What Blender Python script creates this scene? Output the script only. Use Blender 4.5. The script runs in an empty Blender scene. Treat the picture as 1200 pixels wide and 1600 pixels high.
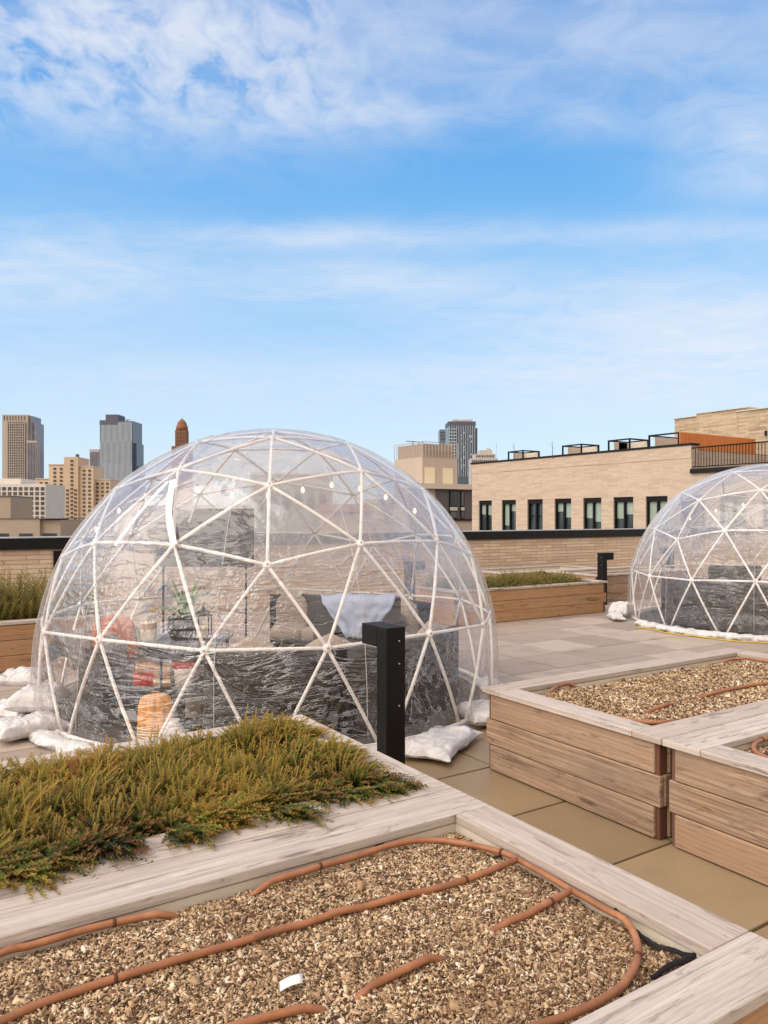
import bpy, bmesh, math, random
import numpy as np
from mathutils import Vector, Matrix, noise
random.seed(7); RNG = np.random.default_rng(11)
scene = bpy.context.scene
C = scene.collection
PI = math.pi
# ------------------------------------------------------------------ camera frame (a level camera on the roof grid)
TH = math.radians(32.9); S_, C_ = math.sin(TH), math.cos(TH)
H = 1.46; F = 1190.0; HZ = 806.0
def W(px, d, z=0.0):
    t = (px-600)/F
    return Vector((d*(S_+t*C_), d*(C_-t*S_), z))
def G(px, py, z=0.0):                      # point of the horizontal plane z seen at a pixel
    return W(px, (H-z)*F/(py-HZ), z)
def ZA(py, d): return H-(py-HZ)*d/F        # height seen at a row, at a distance

# ------------------------------------------------------------------ object helpers
def tag(o, label=None, cat=None, group=None, kind=None):
    if label: o['label'] = label
    if cat: o['category'] = cat
    if group: o['group'] = group
    if kind: o['kind'] = kind
    return o
def empty(name, loc=(0, 0, 0), rz=0, label=None, cat=None, group=None):
    o = bpy.data.objects.new(name, None); C.objects.link(o)
    o.location = loc; o.rotation_euler = (0, 0, rz); o.empty_display_size = .2
    return tag(o, label, cat, group)
class MB:
    """collects shapes for ONE mesh: vertices, faces, per-corner uv, per-face tint number"""
    def __init__(s): s.v = []; s.f = []; s.uv = []; s.r = []; s.sm = []
    def face(s, idx, uv=None, r=0.0, smooth=False):
        s.f.append(tuple(idx)); s.uv.append(uv or [(0, 0)]*len(idx)); s.r.append(r); s.sm.append(smooth)
    def box(s, x0, x1, y0, y1, z0, z1, r=None, along='z', uvmode='world', M=None):
        """along: the long axis of a plank, used for the grain"""
        if r is None: r = random.random()
        b = len(s.v)
        P = [Vector((x, y, z)) for z in (z0, z1) for y in (y0, y1) for x in (x0, x1)]
        Q = [M @ p for p in P] if M is not None else P
        s.v += Q
        ou, ov = (random.random()*40, random.random()*40) if uvmode == 'grain' else (0, 0)
        for q, ax in (((0, 2, 3, 1), 2), ((4, 5, 7, 6), 2), ((0, 1, 5, 4), 1), ((2, 6, 7, 3), 1), ((0, 4, 6, 2), 0), ((1, 3, 7, 5), 0)):
            uv = []
            for i in q:
                p = P[i]
                if uvmode == 'grain':
                    a = {'x': 0, 'y': 1, 'z': 2}[along]
                    oth = [k for k in range(3) if k != a]
                    if ax == a: uv.append((ou+p[a]+p[oth[0]]*.15, ov+p[oth[1]]))
                    else:
                        k = [k for k in oth if k != ax][0]
                        uv.append((ou+p[a], ov+p[k]+(.37 if ax == oth[0] else 0)))
                else:
                    if ax == 2: uv.append((p.x, p.y))
                    elif ax == 1: uv.append((p.x, p.z))
                    else: uv.append((p.y, p.z))
            s.face([b+i for i in q], uv, r)
        return s
    def tube(s, pts, rad, n=8, r=0.0, cap=True):
        pts = [Vector(p) for p in pts]; b = len(s.v); m = len(pts)
        rads = rad if isinstance(rad, (list, tuple)) else [rad]*m
        t0 = (pts[1]-pts[0]).normalized()
        up = Vector((0, 0, 1)) if abs(t0.z) < .9 else Vector((1, 0, 0))
        nx = t0.cross(up).normalized()
        L = 0
        for i, p in enumerate(pts):
            t = (pts[min(i+1, m-1)]-pts[max(i-1, 0)]).normalized()
            nx = (nx-t*nx.dot(t)).normalized(); ny = t.cross(nx)
            for k in range(n):
                a = 2*PI*k/n
                s.v.append(p+(nx*math.cos(a)+ny*math.sin(a))*rads[i])
        for i in range(m-1):
            for k in range(n):
                k2 = (k+1) % n
                s.face((b+i*n+k, b+i*n+k2, b+(i+1)*n+k2, b+(i+1)*n+k), [(i*.1, k/n), (i*.1, (k+1)/n), (i*.1+.1, (k+1)/n), (i*.1+.1, k/n)], r, True)
        if cap:
            s.face([b+k for k in range(n)][::-1], None, r); s.face([b+(m-1)*n+k for k in range(n)], None, r)
        return s
    def lathe(s, prof, cx=0, cy=0, n=24, r=0.0, ribs=0, ribd=0.0, cap=True, M=None):
        b = len(s.v); m = len(prof)
        for (rr, z) in prof:
            for k in range(n):
                a = 2*PI*k/n
                q = rr*(1-ribd*abs(math.cos(a*ribs/2))**6) if ribs else rr
                p = Vector((cx+q*math.cos(a), cy+q*math.sin(a), z))
                s.v.append(M @ p if M is not None else p)
        for i in range(m-1):
            for k in range(n):
                k2 = (k+1) % n
                s.face((b+i*n+k, b+i*n+k2, b+(i+1)*n+k2, b+(i+1)*n+k), [(k/n, prof[i][1]), ((k+1)/n, prof[i][1]), ((k+1)/n, prof[i+1][1]), (k/n, prof[i+1][1])], r, True)
        if cap:
            s.face([b+k for k in range(n)][::-1], None, r); s.face([b+(m-1)*n+k for k in range(n)], None, r)
        return s
    def grid(s, fn, nu, nv, r=0.0, closed_u=False, smooth=True):
        b = len(s.v); cu = nu if closed_u else nu+1
        for j in range(nv+1):
            for i in range(cu): s.v.append(Vector(fn(i/nu, j/nv)))
        for j in range(nv):
            for i in range(nu):
                i2 = (i+1) % cu
                s.face((b+j*cu+i, b+j*cu+i2, b+(j+1)*cu+i2, b+(j+1)*cu+i), [(i/nu, j/nv), ((i+1)/nu, j/nv), ((i+1)/nu, (j+1)/nv), (i/nu, (j+1)/nv)], r, smooth)
        return s
    def build(s, name, mat, parent=None, bevel=0.0, seg=1):
        me = bpy.data.meshes.new(name)
        me.from_pydata([tuple(v) for v in s.v], [], s.f)
        uvl = me.uv_layers.new(name='UVMap')
        flat = [c for uv in s.uv for p in uv for c in p]
        uvl.data.foreach_set('uv', flat)
        at = me.attributes.new('rnd', 'FLOAT', 'FACE'); at.data.foreach_set('value', s.r)
        me.polygons.foreach_set('use_smooth', s.sm)
        me.materials.append(mat); me.update()
        o = bpy.data.objects.new(name, me); C.objects.link(o)
        if parent: o.parent = parent
        if bevel:
            m = o.modifiers.new('bevel', 'BEVEL'); m.width = bevel; m.segments = seg; m.limit_method = 'ANGLE'; m.angle_limit = math.radians(40)
        return o
def np_mesh(name, verts, quads, mat, col=None, parent=None):
    """fast mesh from numpy: verts (n,3), quads (m,4), col (m,) number per face"""
    me = bpy.data.meshes.new(name)
    n, m = len(verts), len(quads)
    me.vertices.add(n); me.vertices.foreach_set('co', verts.astype(np.float32).ravel())
    me.loops.add(m*4); me.loops.foreach_set('vertex_index', quads.astype(np.int32).ravel())
    me.polygons.add(m); me.polygons.foreach_set('loop_start', np.arange(0, m*4, 4, dtype=np.int32))
    me.update(calc_edges=True)
    if col is not None:
        if col.ndim == 1:
            a = me.attributes.new('rnd', 'FLOAT', 'FACE'); a.data.foreach_set('value', col.astype(np.float32))
        else:
            for nm, c in zip(('rnd', 'hgt'), col.T):
                a = me.attributes.new(nm, 'FLOAT', 'FACE'); a.data.foreach_set('value', np.ascontiguousarray(c).astype(np.float32))
    me.validate()
    me.materials.append(mat)
    o = bpy.data.objects.new(name, me); C.objects.link(o)
    if parent: o.parent = parent
    return o

# ------------------------------------------------------------------ materials
def srgb(*c):
    return tuple(((x/255)/12.92 if x/255 <= .04045 else ((x/255+.055)/1.055)**2.4) for x in c)+(1,)
class NT:
    def __init__(s, name):
        s.m = bpy.data.materials.new(name); s.m.use_nodes = True; s.t = s.m.node_tree; s.t.nodes.clear()
        s.out = s.n('ShaderNodeOutputMaterial')
    def n(s, typ, **kw):
        nd = s.t.nodes.new(typ)
        for k, v in kw.items(): setattr(nd, k, v)
        return nd
    def l(s, a, b): s.t.links.new(a, b)
    def set(s, sock, v):
        if hasattr(v, 'is_output') or isinstance(v, bpy.types.NodeSocket): s.l(v, sock)
        else: sock.default_value = v
    def math(s, op, a, b=0.0, c=None, clamp=False):
        nd = s.n('ShaderNodeMath', operation=op, use_clamp=clamp); s.set(nd.inputs[0], a); s.set(nd.inputs[1], b)
        if c is not None: s.set(nd.inputs[2], c)
        return nd.outputs[0]
    def mix(s, fac, a, b, blend='MIX'):
        nd = s.n('ShaderNodeMix', data_type='RGBA', blend_type=blend); s.set(nd.inputs[0], fac); s.set(nd.inputs[6], a); s.set(nd.inputs[7], b)
        return nd.outputs[2]
    def ramp(s, fac, stops, interp='LINEAR'):
        nd = s.n('ShaderNodeValToRGB'); nd.color_ramp.interpolation = interp
        el = nd.color_ramp.elements
        while len(el) > 1: el.remove(el[-1])
        el[0].position = stops[0][0]; el[0].color = stops[0][1]
        for p, c in stops[1:]:
            e = el.new(p); e.color = c
        s.set(nd.inputs[0], fac); return nd.outputs[0]
    def mapr(s, v, a, b, c=0.0, d=1.0, smooth=False):
        nd = s.n('ShaderNodeMapRange'); nd.clamp = True
        if smooth: nd.interpolation_type = 'SMOOTHSTEP'
        s.set(nd.inputs[0], v); nd.inputs[1].default_value = a; nd.inputs[2].default_value = b; nd.inputs[3].default_value = c; nd.inputs[4].default_value = d
        return nd.outputs[0]
    def attr(s, nm): return s.n('ShaderNodeAttribute', attribute_name=nm)
    def uv(s): return s.n('ShaderNodeUVMap', uv_map='UVMap').outputs[0]
    def obj(s): return s.n('ShaderNodeTexCoord').outputs['Object']
    def mapping(s, v, scale=(1, 1, 1), rot=(0, 0, 0), loc=(0, 0, 0)):
        nd = s.n('ShaderNodeMapping'); s.l(v, nd.inputs[0]); nd.inputs[1].default_value = loc; nd.inputs[2].default_value = rot; nd.inputs[3].default_value = scale
        return nd.outputs[0]
    def noise(s, v, scale, detail=4, rough=.55, dist=0.0, out=0):
        nd = s.n('ShaderNodeTexNoise'); s.l(v, nd.inputs['Vector']); nd.inputs['Scale'].default_value = scale
        nd.inputs['Detail'].default_value = detail; nd.inputs['Roughness'].default_value = rough; nd.inputs['Distortion'].default_value = dist
        return nd.outputs[out]
    def vor(s, v, scale, feature='F1', out=0):
        nd = s.n('ShaderNodeTexVoronoi', feature=feature); s.l(v, nd.inputs['Vector']); nd.inputs['Scale'].default_value = scale
        return nd.outputs[out]
    def bump(s, h, strength=.3, dist=.01, normal=None):
        nd = s.n('ShaderNodeBump'); s.l(h, nd.inputs['Height']); nd.inputs['Strength'].default_value = strength; nd.inputs['Distance'].default_value = dist
        if normal: s.l(normal, nd.inputs['Normal'])
        return nd.outputs[0]
    def pbr(s, col, rough=.6, bump=None, metal=0.0, spec=.5, finish=True, **kw):
        b = s.n('ShaderNodeBsdfPrincipled'); s.set(b.inputs['Base Color'], col); s.set(b.inputs['Roughness'], rough)
        b.inputs['Metallic'].default_value = metal; b.inputs['Specular IOR Level'].default_value = spec
        for k, v in kw.items(): s.set(b.inputs[k.replace('_', ' ')], v)
        if bump is not None: s.l(bump, b.inputs['Normal'])
        if finish: s.l(b.outputs[0], s.out.inputs[0])
        return b

def m_plain(name, col, rough=.6, var=.12, scale=6, bump=.15, metal=0.0, spec=.5, bd=.004):
    """a slightly uneven surface: tone and roughness wander, fine bump"""
    t = NT(name); co = t.obj(); nz = t.noise(co, scale, 6, .6); nf = t.noise(co, scale*9, 3, .6)
    dark = tuple(c*(1-var) for c in col[:3])+(1,); lite = tuple(min(1, c*(1+var)) for c in col[:3])+(1,)
    c = t.ramp(nz, [(.3, dark), (.7, lite)])
    t.pbr(c, t.mapr(nz, .3, .7, rough-.07, min(1, rough+.07)), t.bump(nf, bump, bd), metal, spec)
    return t.m
def m_wood(name, tones, dark=.35, warm=None, grain=1.0, rough=.75, wave=.30):
    """plank: uv runs along the board in metres, 'rnd' changes board tone"""
    t = NT(name); uv = t.uv(); rnd = t.attr('rnd').outputs['Fac']
    n1 = t.noise(t.mapping(uv, (1.1, 40, 1)), 1.0, 6, .68, .9)
    n2 = t.noise(t.mapping(uv, (5, 190, 1)), 1.0, 3, .7)
    n3 = t.noise(t.mapping(uv, (2.2, 5, 1)), 1.0, 4, .6, .3)
    n4 = t.noise(t.mapping(uv, (3, 14, 1), loc=(7, 3, 0)), 1.0, 5, .7, 1.5)
    base = t.ramp(n1, [(.28, tones[0]), (.5, tones[1]), (.74, tones[2])])
    base = t.mix(t.mapr(n3, .38, .66, 0, .55), base, tones[3])
    if warm: base = t.mix(t.mapr(rnd, .15, .95, 0, .75), base, t.mix(t.mapr(n1, .3, .7), warm, tones[1]))
    # silvered streaks and dark weather stains
    streak = t.mapr(n2, .58, .78, 0, dark)
    base = t.mix(streak, base, srgb(78, 62, 52))
    stain = t.mapr(n4, .56, .68, 0, .7)
    base = t.mix(stain, base, srgb(88, 70, 60))
    base = t.mix(t.mapr(t.noise(t.mapping(uv, (6, 300, 1)), 1, 3, .6), .60, .68, 0, .5), base, srgb(70, 54, 44))
    wt = t.n('ShaderNodeTexWave'); wt.bands_direction = 'Y'; t.l(t.mapping(uv, (.35, 1.6, 1)), wt.inputs[0]); wt.inputs['Scale'].default_value = 9; wt.inputs['Distortion'].default_value = 5; wt.inputs['Detail'].default_value = 3
    base = t.mix(t.mapr(wt.outputs[1], .0, .25, wave, 0), base, srgb(104, 80, 62))
    base = t.mix(t.mapr(rnd, 0, 1, .0, .28), base, t.mix(rnd, srgb(120, 104, 94), srgb(150, 128, 110)))
    # knots
    kv = t.mapping(uv, (1.1, 5.2, 1)); kd = t.vor(kv, 1.0, 'F1', 0)
    base = t.mix(t.mapr(kd, .035, .085, .6, 0), base, srgb(70, 48, 36))
    h = t.math('ADD', t.math('MULTIPLY', n2, .6), n1)
    t.pbr(base, t.mapr(n1, .3, .7, rough-.08, rough+.1), t.bump(h, .45*grain, .003), spec=.3)
    return t.m
def m_brick(name, c1, c2, c3, mortar, w=.42, h=.062, ms=.006, bump=.5, rough=.85):
    t = NT(name); uv = t.uv()
    b = t.n('ShaderNodeTexBrick'); t.l(uv, b.inputs['Vector']); b.offset = .37; b.inputs['Scale'].default_value = 1
    b.inputs['Brick Width'].default_value = w; b.inputs['Row Height'].default_value = h; b.inputs['Mortar Size'].default_value = ms
    b.inputs['Mortar Smooth'].default_value = .3; b.inputs['Bias'].default_value = 0
    b.inputs['Color1'].default_value = (0, 0, 0, 1); b.inputs['Color2'].default_value = (1, 1, 1, 1); b.inputs['Mortar'].default_value = (.5, .5, .5, 1)
    v = t.noise(uv, 7, 5, .6); big = t.noise(uv, .6, 3, .5)
    col = t.ramp(b.outputs['Color'], [(0, c1), (.5, c2), (1, c3)])
    col = t.mix(t.mapr(v, .4, .7, 0, .35), col, tuple(x*.72 for x in c2[:3])+(1,))
    col = t.mix(t.mapr(big, .35, .7, 0, .3), col, c3)
    col = t.mix(b.outputs['Fac'], col, mortar)
    hh = t.math('SUBTRACT', t.math('MULTIPLY', v, .3), b.outputs['Fac'])
    t.pbr(col, rough, t.bump(hh, bump, .01), spec=.2)
    return t.m
M = {}
M['cap'] = m_wood('weathered_cap_wood', [srgb(156, 142, 132), srgb(196, 182, 171), srgb(218, 206, 196), srgb(176, 161, 150)], .7, wave=.10)
M['plank'] = m_wood('cedar_side_wood', [srgb(104, 80, 62), srgb(170, 140, 114), srgb(206, 178, 152), srgb(138, 118, 102)], .8, warm=srgb(198, 158, 124))
M['plank_warm'] = m_wood('golden_cedar_wood', [srgb(136, 98, 66), srgb(176, 132, 92), srgb(204, 162, 120), srgb(168, 138, 108)], .8, warm=srgb(206, 156, 104))
M['post'] = m_wood('red_cedar_post', [srgb(72, 38, 24), srgb(104, 56, 34), srgb(124, 70, 44), srgb(60, 34, 26)], .5)
M['liner'] = m_plain('pale_liner', srgb(212, 200, 182), .6, .08, 12, .2)
M['soil'] = m_plain('dark_soil', srgb(66, 50, 38), .95, .4, 40, .8, bd=.01)
M['fabric_black'] = m_plain('black_weed_fabric', srgb(28, 26, 26), .8, .4, 30, .6, bd=.01)
M['black'] = m_plain('black_powder_coat', (.005, .0045, .005, 1), .5, .25, 5, .05, spec=.22)
M['coping'] = m_plain('black_coping_metal', (.006, .0055, .0055, 1), .45, .3, 1.2, .05, spec=.25)
M['galv'] = m_plain('pale_metal_edge', srgb(176, 172, 168), .4, .1, 3, .05, metal=.6)
M['white'] = m_plain('white_frame_paint', srgb(246, 241, 236), .35, .04, 8, .03)
M['bulb'] = NT('lit_bulb').m
t = NT('warm_bulb'); e = t.n('ShaderNodeEmission'); e.inputs[0].default_value = (1, .80, .58, 1); e.inputs[1].default_value = 1.6; t.l(e.outputs[0], t.out.inputs[0]); M['bulb'] = t.m
M['wire'] = m_plain('thin_wire', srgb(190, 184, 176), .5, .1, 8, .02)
M['rope'] = m_plain('yellow_rope', srgb(204, 170, 60), .7, .15, 60, .5, bd=.003)
M['hose'] = None
t = NT('brown_drip_hose'); co = t.obj(); n1 = t.noise(co, 9, 4, .6); n2 = t.noise(co, 60, 4, .7)
c = t.ramp(n1, [(.3, srgb(132, 84, 56)), (.6, srgb(164, 108, 72)), (.8, srgb(188, 140, 104))]); c = t.mix(t.mapr(n2, .6, .75, 0, .6), c, srgb(104, 70, 50))
t.pbr(c, .5, t.bump(n2, .15, .002), spec=.4); M['hose'] = t.m
# wood chips
t = NT('wood_chips'); r = t.attr('rnd').outputs['Fac']; co = t.obj(); nn = t.noise(co, 3.2, 4, .6); n2 = t.noise(co, 260, 2, .6)
c = t.ramp(r, [(0, srgb(54, 40, 32)), (.2, srgb(92, 70, 54)), (.38, srgb(146, 116, 88)), (.58, srgb(190, 158, 122)), (.8, srgb(218, 192, 156)), (1, srgb(240, 228, 208))])
c = t.mix(t.mapr(nn, .5, .72, 0, .45), c, srgb(122, 88, 60)); c = t.mix(t.mapr(n2, .5, .7, 0, .3), c, srgb(120, 90, 66))
t.pbr(c, .85, spec=.2); M['chips'] = t.m
t = NT('chip_bed'); co = t.obj(); v = t.vor(co, 110, 'F1', 1); v0 = t.vor(co, 110); nn = t.noise(co, 9, 5, .6)
c = t.ramp(t.n('ShaderNodeSeparateColor').outputs[0], [(0, srgb(80, 54, 38)), (1, srgb(190, 156, 118))])
sep = t.n('ShaderNodeSeparateColor'); t.l(v, sep.inputs[0]); c = t.ramp(sep.outputs[0], [(0, srgb(60, 42, 30)), (.5, srgb(128, 96, 70)), (1, srgb(186, 150, 114))])
c = t.mix(t.mapr(nn, .5, .7, 0, .5), c, srgb(60, 42, 32)); t.pbr(c, .95, t.bump(v0, .8, .01), spec=.1); M['chipbed'] = t.m
# foliage with per-leaf tone
def m_leaf(name, stops, trans=.25, tip=None):
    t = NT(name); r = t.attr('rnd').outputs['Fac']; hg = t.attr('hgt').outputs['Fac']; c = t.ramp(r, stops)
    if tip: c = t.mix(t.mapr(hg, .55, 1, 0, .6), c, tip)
    b = t.pbr(c, .6, spec=.25, finish=False); tr = t.n('ShaderNodeBsdfTranslucent'); t.l(c, tr.inputs[0])
    mx = t.n('ShaderNodeMixShader'); mx.inputs[0].default_value = trans; t.l(b.outputs[0], mx.inputs[1]); t.l(tr.outputs[0], mx.inputs[2]); t.l(mx.outputs[0], t.out.inputs[0])
    return t.m
M['heather'] = m_leaf('heather_leaves', [(0, srgb(34, 48, 20)), (.3, srgb(74, 94, 34)), (.55, srgb(122, 134, 46)), (.76, srgb(166, 148, 62)), (1, srgb(172, 98, 62))], .3, srgb(176, 112, 72))
M['sedge'] = m_leaf('upright_shrub_leaves', [(0, srgb(76, 80, 34)), (.5, srgb(118, 112, 50)), (1, srgb(160, 140, 74))], .25, srgb(150, 120, 70))
# deck pavers
t = NT('deck_pavers'); uv = t.uv(); r = t.attr('rnd').outputs['Fac']; big = t.noise(t.obj(), .55, 4, .6, .4); med = t.noise(t.obj(), 3, 5, .6); fine = t.noise(t.obj(), 170, 3, .7); vo = t.vor(t.obj(), 26)
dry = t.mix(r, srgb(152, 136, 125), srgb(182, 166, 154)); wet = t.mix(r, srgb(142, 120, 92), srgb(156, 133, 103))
sx = t.n('ShaderNodeSeparateXYZ'); t.l(t.obj(), sx.inputs[0])
# the strip between the planters and under the dome is still damp from rain
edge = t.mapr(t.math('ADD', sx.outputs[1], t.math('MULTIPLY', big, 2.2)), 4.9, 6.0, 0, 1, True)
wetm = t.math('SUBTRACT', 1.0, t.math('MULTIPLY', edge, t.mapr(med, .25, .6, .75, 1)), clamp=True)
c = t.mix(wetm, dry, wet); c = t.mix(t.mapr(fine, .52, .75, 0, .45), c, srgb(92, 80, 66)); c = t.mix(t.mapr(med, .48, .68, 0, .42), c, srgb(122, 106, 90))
c = t.mix(t.mapr(vo, .02, .07, .5, 0), c, srgb(206, 190, 164))
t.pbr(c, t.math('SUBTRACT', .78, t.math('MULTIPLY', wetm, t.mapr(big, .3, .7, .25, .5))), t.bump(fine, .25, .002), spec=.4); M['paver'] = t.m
M['gap'] = m_plain('joint_dark', srgb(40, 34, 30), .9, .2, 5, .2)
M['brick'] = m_brick('long_cream_brick', srgb(190, 164, 138), srgb(206, 182, 156), srgb(218, 197, 172), srgb(160, 140, 120))
M['brick2'] = m_brick('pale_facade_brick', srgb(182, 160, 140), srgb(194, 172, 151), srgb(202, 181, 161), srgb(180, 160, 141), .6, .1, .008)
M['brick3'] = m_brick('upper_brick', srgb(156, 132, 108), srgb(184, 160, 132), srgb(204, 182, 154), srgb(160, 140, 118), .6, .1, .008)
M['stucco'] = m_plain('beige_stucco', srgb(186, 168, 152), .9, .06, .6, .1)
M['stucco_pale'] = m_plain('pale_stucco', srgb(204, 190, 172), .9, .06, .6, .1)
M['panel_dark'] = m_plain('brown_grey_panel', srgb(92, 84, 84), .6, .08, 1, .05)
M['glass_dark'] = m_plain('window_glass', srgb(52, 62, 64), .08, .3, .5, .0, spec=.8)
M['glass_green'] = m_plain('window_blind', srgb(150, 164, 150), .25, .15, .8, .0, spec=.6)
M['sill'] = m_plain('pale_sill', srgb(196, 190, 182), .6, .05, 3, .05)
t = NT('orange_slats'); uv = t.uv(); n1 = t.noise(t.mapping(uv, (30, 1.2, 1)), 1, 4, .6); c = t.ramp(n1, [(.3, srgb(186, 104, 48)), (.7, srgb(226, 142, 76))]); t.pbr(c, .6); M['orange'] = t.m
M['apartment'] = m_brick('far_tan_brick', srgb(200, 176, 148), srgb(208, 184, 156), srgb(216, 194, 168), srgb(204, 182, 156), 3, 1, .05, .1)
M['apartment_dark'] = m_plain('far_orange_brick', srgb(198, 172, 144), .9, .05, .1, .1)
M['farwin'] = m_plain('far_window', srgb(86, 72, 64), .3, .35, .2, 0)
M['whitegrid'] = m_plain('white_concrete_grid', srgb(208, 200, 190), .8, .05, .3, .1)
M['tanroof'] = m_plain('tan_bulkhead', srgb(166, 148, 130), .9, .06, .7, .1)
M['towerglass'] = m_plain('blue_grey_glass', srgb(80, 94, 114), .25, .15, .05, 0)
M['towerrib'] = m_plain('pale_mullion', srgb(196, 202, 210), .5, .05, .1, 0)
M['towerdark'] = m_plain('slate_crown', srgb(84, 86, 98), .6, .08, .1, 0)
M['toweramber'] = m_plain('tan_tower_stone', srgb(178, 164, 150), .8, .06, .1, 0)
M['towergrid'] = m_plain('tower_window_grey', srgb(132, 130, 142), .35, .25, .08, 0)
M['towerpale'] = m_plain('pale_tower_stone', srgb(182, 174, 168), .8, .06, .1, 0)
M['brown'] = m_plain('old_brown_stone', srgb(132, 90, 66), .9, .12, .15, .1)
M['steelglass'] = m_plain('dark_teal_glass', srgb(78, 90, 102), .25, .25, .06, 0)
M['ground'] = m_plain('city_ground', srgb(110, 104, 98), .95, .15, .02, 0)
M['roofing'] = m_plain('flat_roofing', srgb(120, 112, 104), .95, .1, .3, .1)
# woven wicker
t = NT('dark_wicker'); uv = t.uv(); w1 = t.n('ShaderNodeTexWave'); w1.wave_type = 'BANDS'; w1.bands_direction = 'Y'; t.l(t.mapping(uv, (1, 1, 1)), w1.inputs[0]); w1.inputs['Scale'].default_value = 26; w1.inputs['Distortion'].default_value = 1.2
nn = t.noise(t.mapping(uv, (60, 50, 1)), 1, 2, .5); c = t.mix(t.mapr(w1.outputs[1], .1, .8), srgb(24, 19, 16), srgb(60, 48, 40)); c = t.mix(t.mapr(nn, .5, .75, 0, .5), c, srgb(26, 20, 18))
t.pbr(c, .5, t.bump(w1.outputs[1], .8, .01)); M['wicker'] = t.m
M['cushion'] = m_plain('beige_cushion', srgb(168, 152, 138), .9, .06, 10, .3)
M['cushion_grey'] = m_plain('grey_cushion', srgb(120, 114, 114), .9, .08, 10, .3)
M['orangecloth'] = m_plain('burnt_orange_cloth', srgb(176, 96, 58), .9, .12, 14, .4)
M['fur'] = m_plain('white_fur', srgb(214, 208, 206), 1.0, .1, 40, 1.0, bd=.03)
M['blue'] = m_plain('pale_blue_cloth', srgb(168, 180, 204), .8, .06, 6, .3)
M['tabletop'] = m_plain('grey_table_top', srgb(120, 120, 130), .35, .1, 4, .05)
M['candle'] = m_plain('cream_wax', srgb(226, 210, 180), .5, .05, 8, .05)
M['kraft'] = m_plain('brown_cardboard', srgb(172, 124, 76), .85, .08, 12, .1)
M['red'] = m_plain('red_cloth', srgb(188, 50, 46), .7, .15, 14, .4)
M['pumpkin'] = m_plain('orange_ribbed_glaze', srgb(216, 150, 66), .4, .12, 8, .1)
M['porcelain'] = m_plain('white_glaze', srgb(226, 220, 214), .3, .04, 4, 0)
M['green'] = m_plain('green_leaf', srgb(88, 122, 44), .5, .2, 10, .1)
M['darkgrey'] = m_plain('dark_grey_panel', srgb(36, 33, 40), .7, .1, 2.5, .3, bd=.01)
M['rug'] = m_plain('dark_rug', srgb(70, 62, 58), .95, .3, 18, .5)
M['paper'] = m_plain('white_paper', srgb(226, 224, 220), .6, .03, 20, .1)
# white sandbag plastic
t = NT('white_sandbag'); co = t.obj(); n1 = t.noise(co, 9, 6, .65, 1.2); n2 = t.noise(co, 40, 4, .6)
c = t.ramp(n1, [(.3, srgb(176, 172, 172)), (.6, srgb(216, 211, 209))]); c = t.mix(t.mapr(n2, .52, .75, 0, .35), c, srgb(150, 140, 130)); t.pbr(c, .5, t.bump(n1, .8, .018), spec=.4); M['bag'] = t.m
# clear vinyl film: mostly see-through, milky at grazing angles, creased gloss
t = NT('clear_vinyl_film'); co = t.obj()
sz = t.n('ShaderNodeSeparateXYZ'); t.l(co, sz.inputs[0])
zone = t.math('ADD', t.noise(co, 1.0, 2, .5), t.mapr(t.math('SUBTRACT', t.math('MULTIPLY', sz.outputs[0], C_), t.math('MULTIPLY', sz.outputs[1], S_)), -.5, -1.4, 0, .16, True)); lowz = t.mapr(sz.outputs[2], 1.60, .95, .15, 1, True)
n1 = t.noise(t.mapping(co, (1, 1, 1.6)), 1.5, 3, .5, .8)
n2 = t.noise(t.mapping(co, (1, 1, .6)), 4.5, 4, .6, 2.0); n3 = t.noise(t.mapping(co, (.5, .5, 2.4)), 5, 4, .6, 1.5)
cr1 = t.mapr(t.math('ABSOLUTE', t.math('SUBTRACT', n2, .5)), 0, .03, 1, 0, True); cr2 = t.mapr(t.math('ABSOLUTE', t.math('SUBTRACT', n3, .5)), 0, .027, 1, 0, True)
brk = t.mapr(t.noise(co, 9, 3, .6), .38, .58)
cr1 = t.math('MULTIPLY', cr1, brk); cr2 = t.math('MULTIPLY', cr2, brk)
zm = t.math('MULTIPLY', t.mapr(zone, .44, .62), lowz); zm2 = t.math('MULTIPLY', t.mapr(zone, .56, .40), lowz)
cre = t.math('ADD', t.math('MULTIPLY', cr1, zm), t.math('MULTIPLY', cr2, zm2))
hh = t.math('ADD', t.math('MULTIPLY', n1, 1.1), t.math('MULTIPLY', cre, .20))
hh = t.math('ADD', hh, t.math('MULTIPLY', t.noise(t.mapping(co, (1, 1, .5)), 11, 4, .6, 1.0), t.math('MULTIPLY', t.mapr(zone, .40, .66, .02, .55), lowz)))
fold = t.noise(t.mapping(co, (.9, .9, 3.2), rot=(.25, .15, 0)), 2.6, 3, .5, 1.1)
fold = t.math('POWER', t.mapr(t.math('ABSOLUTE', t.math('SUBTRACT', fold, .5)), 0, .16, 1, 0), 2.0)
hh = t.math('ADD', hh, t.math('MULTIPLY', fold, t.math('MULTIPLY', t.math('MULTIPLY', lowz, .36), t.mapr(t.noise(t.mapping(co, loc=(4, 2, 7)), 1.3, 2, .5), .44, .60, .06, 1, True))))
bn = t.bump(hh, 1.0, .062)
lf = t.n('ShaderNodeLayerWeight'); lf.inputs[0].default_value = .5; t.l(bn, lf.inputs[1])
schl = t.math('ADD', .09, t.math('MULTIPLY', t.math('POWER', lf.outputs['Facing'], 3.0), .42))
lw = t.n('ShaderNodeLayerWeight'); lw.inputs[0].default_value = .38
gl = t.n('ShaderNodeBsdfGlossy'); gl.inputs[0].default_value = (1, .98, .97, 1); gl.inputs[1].default_value = .055; t.l(bn, gl.inputs['Normal'])
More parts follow.
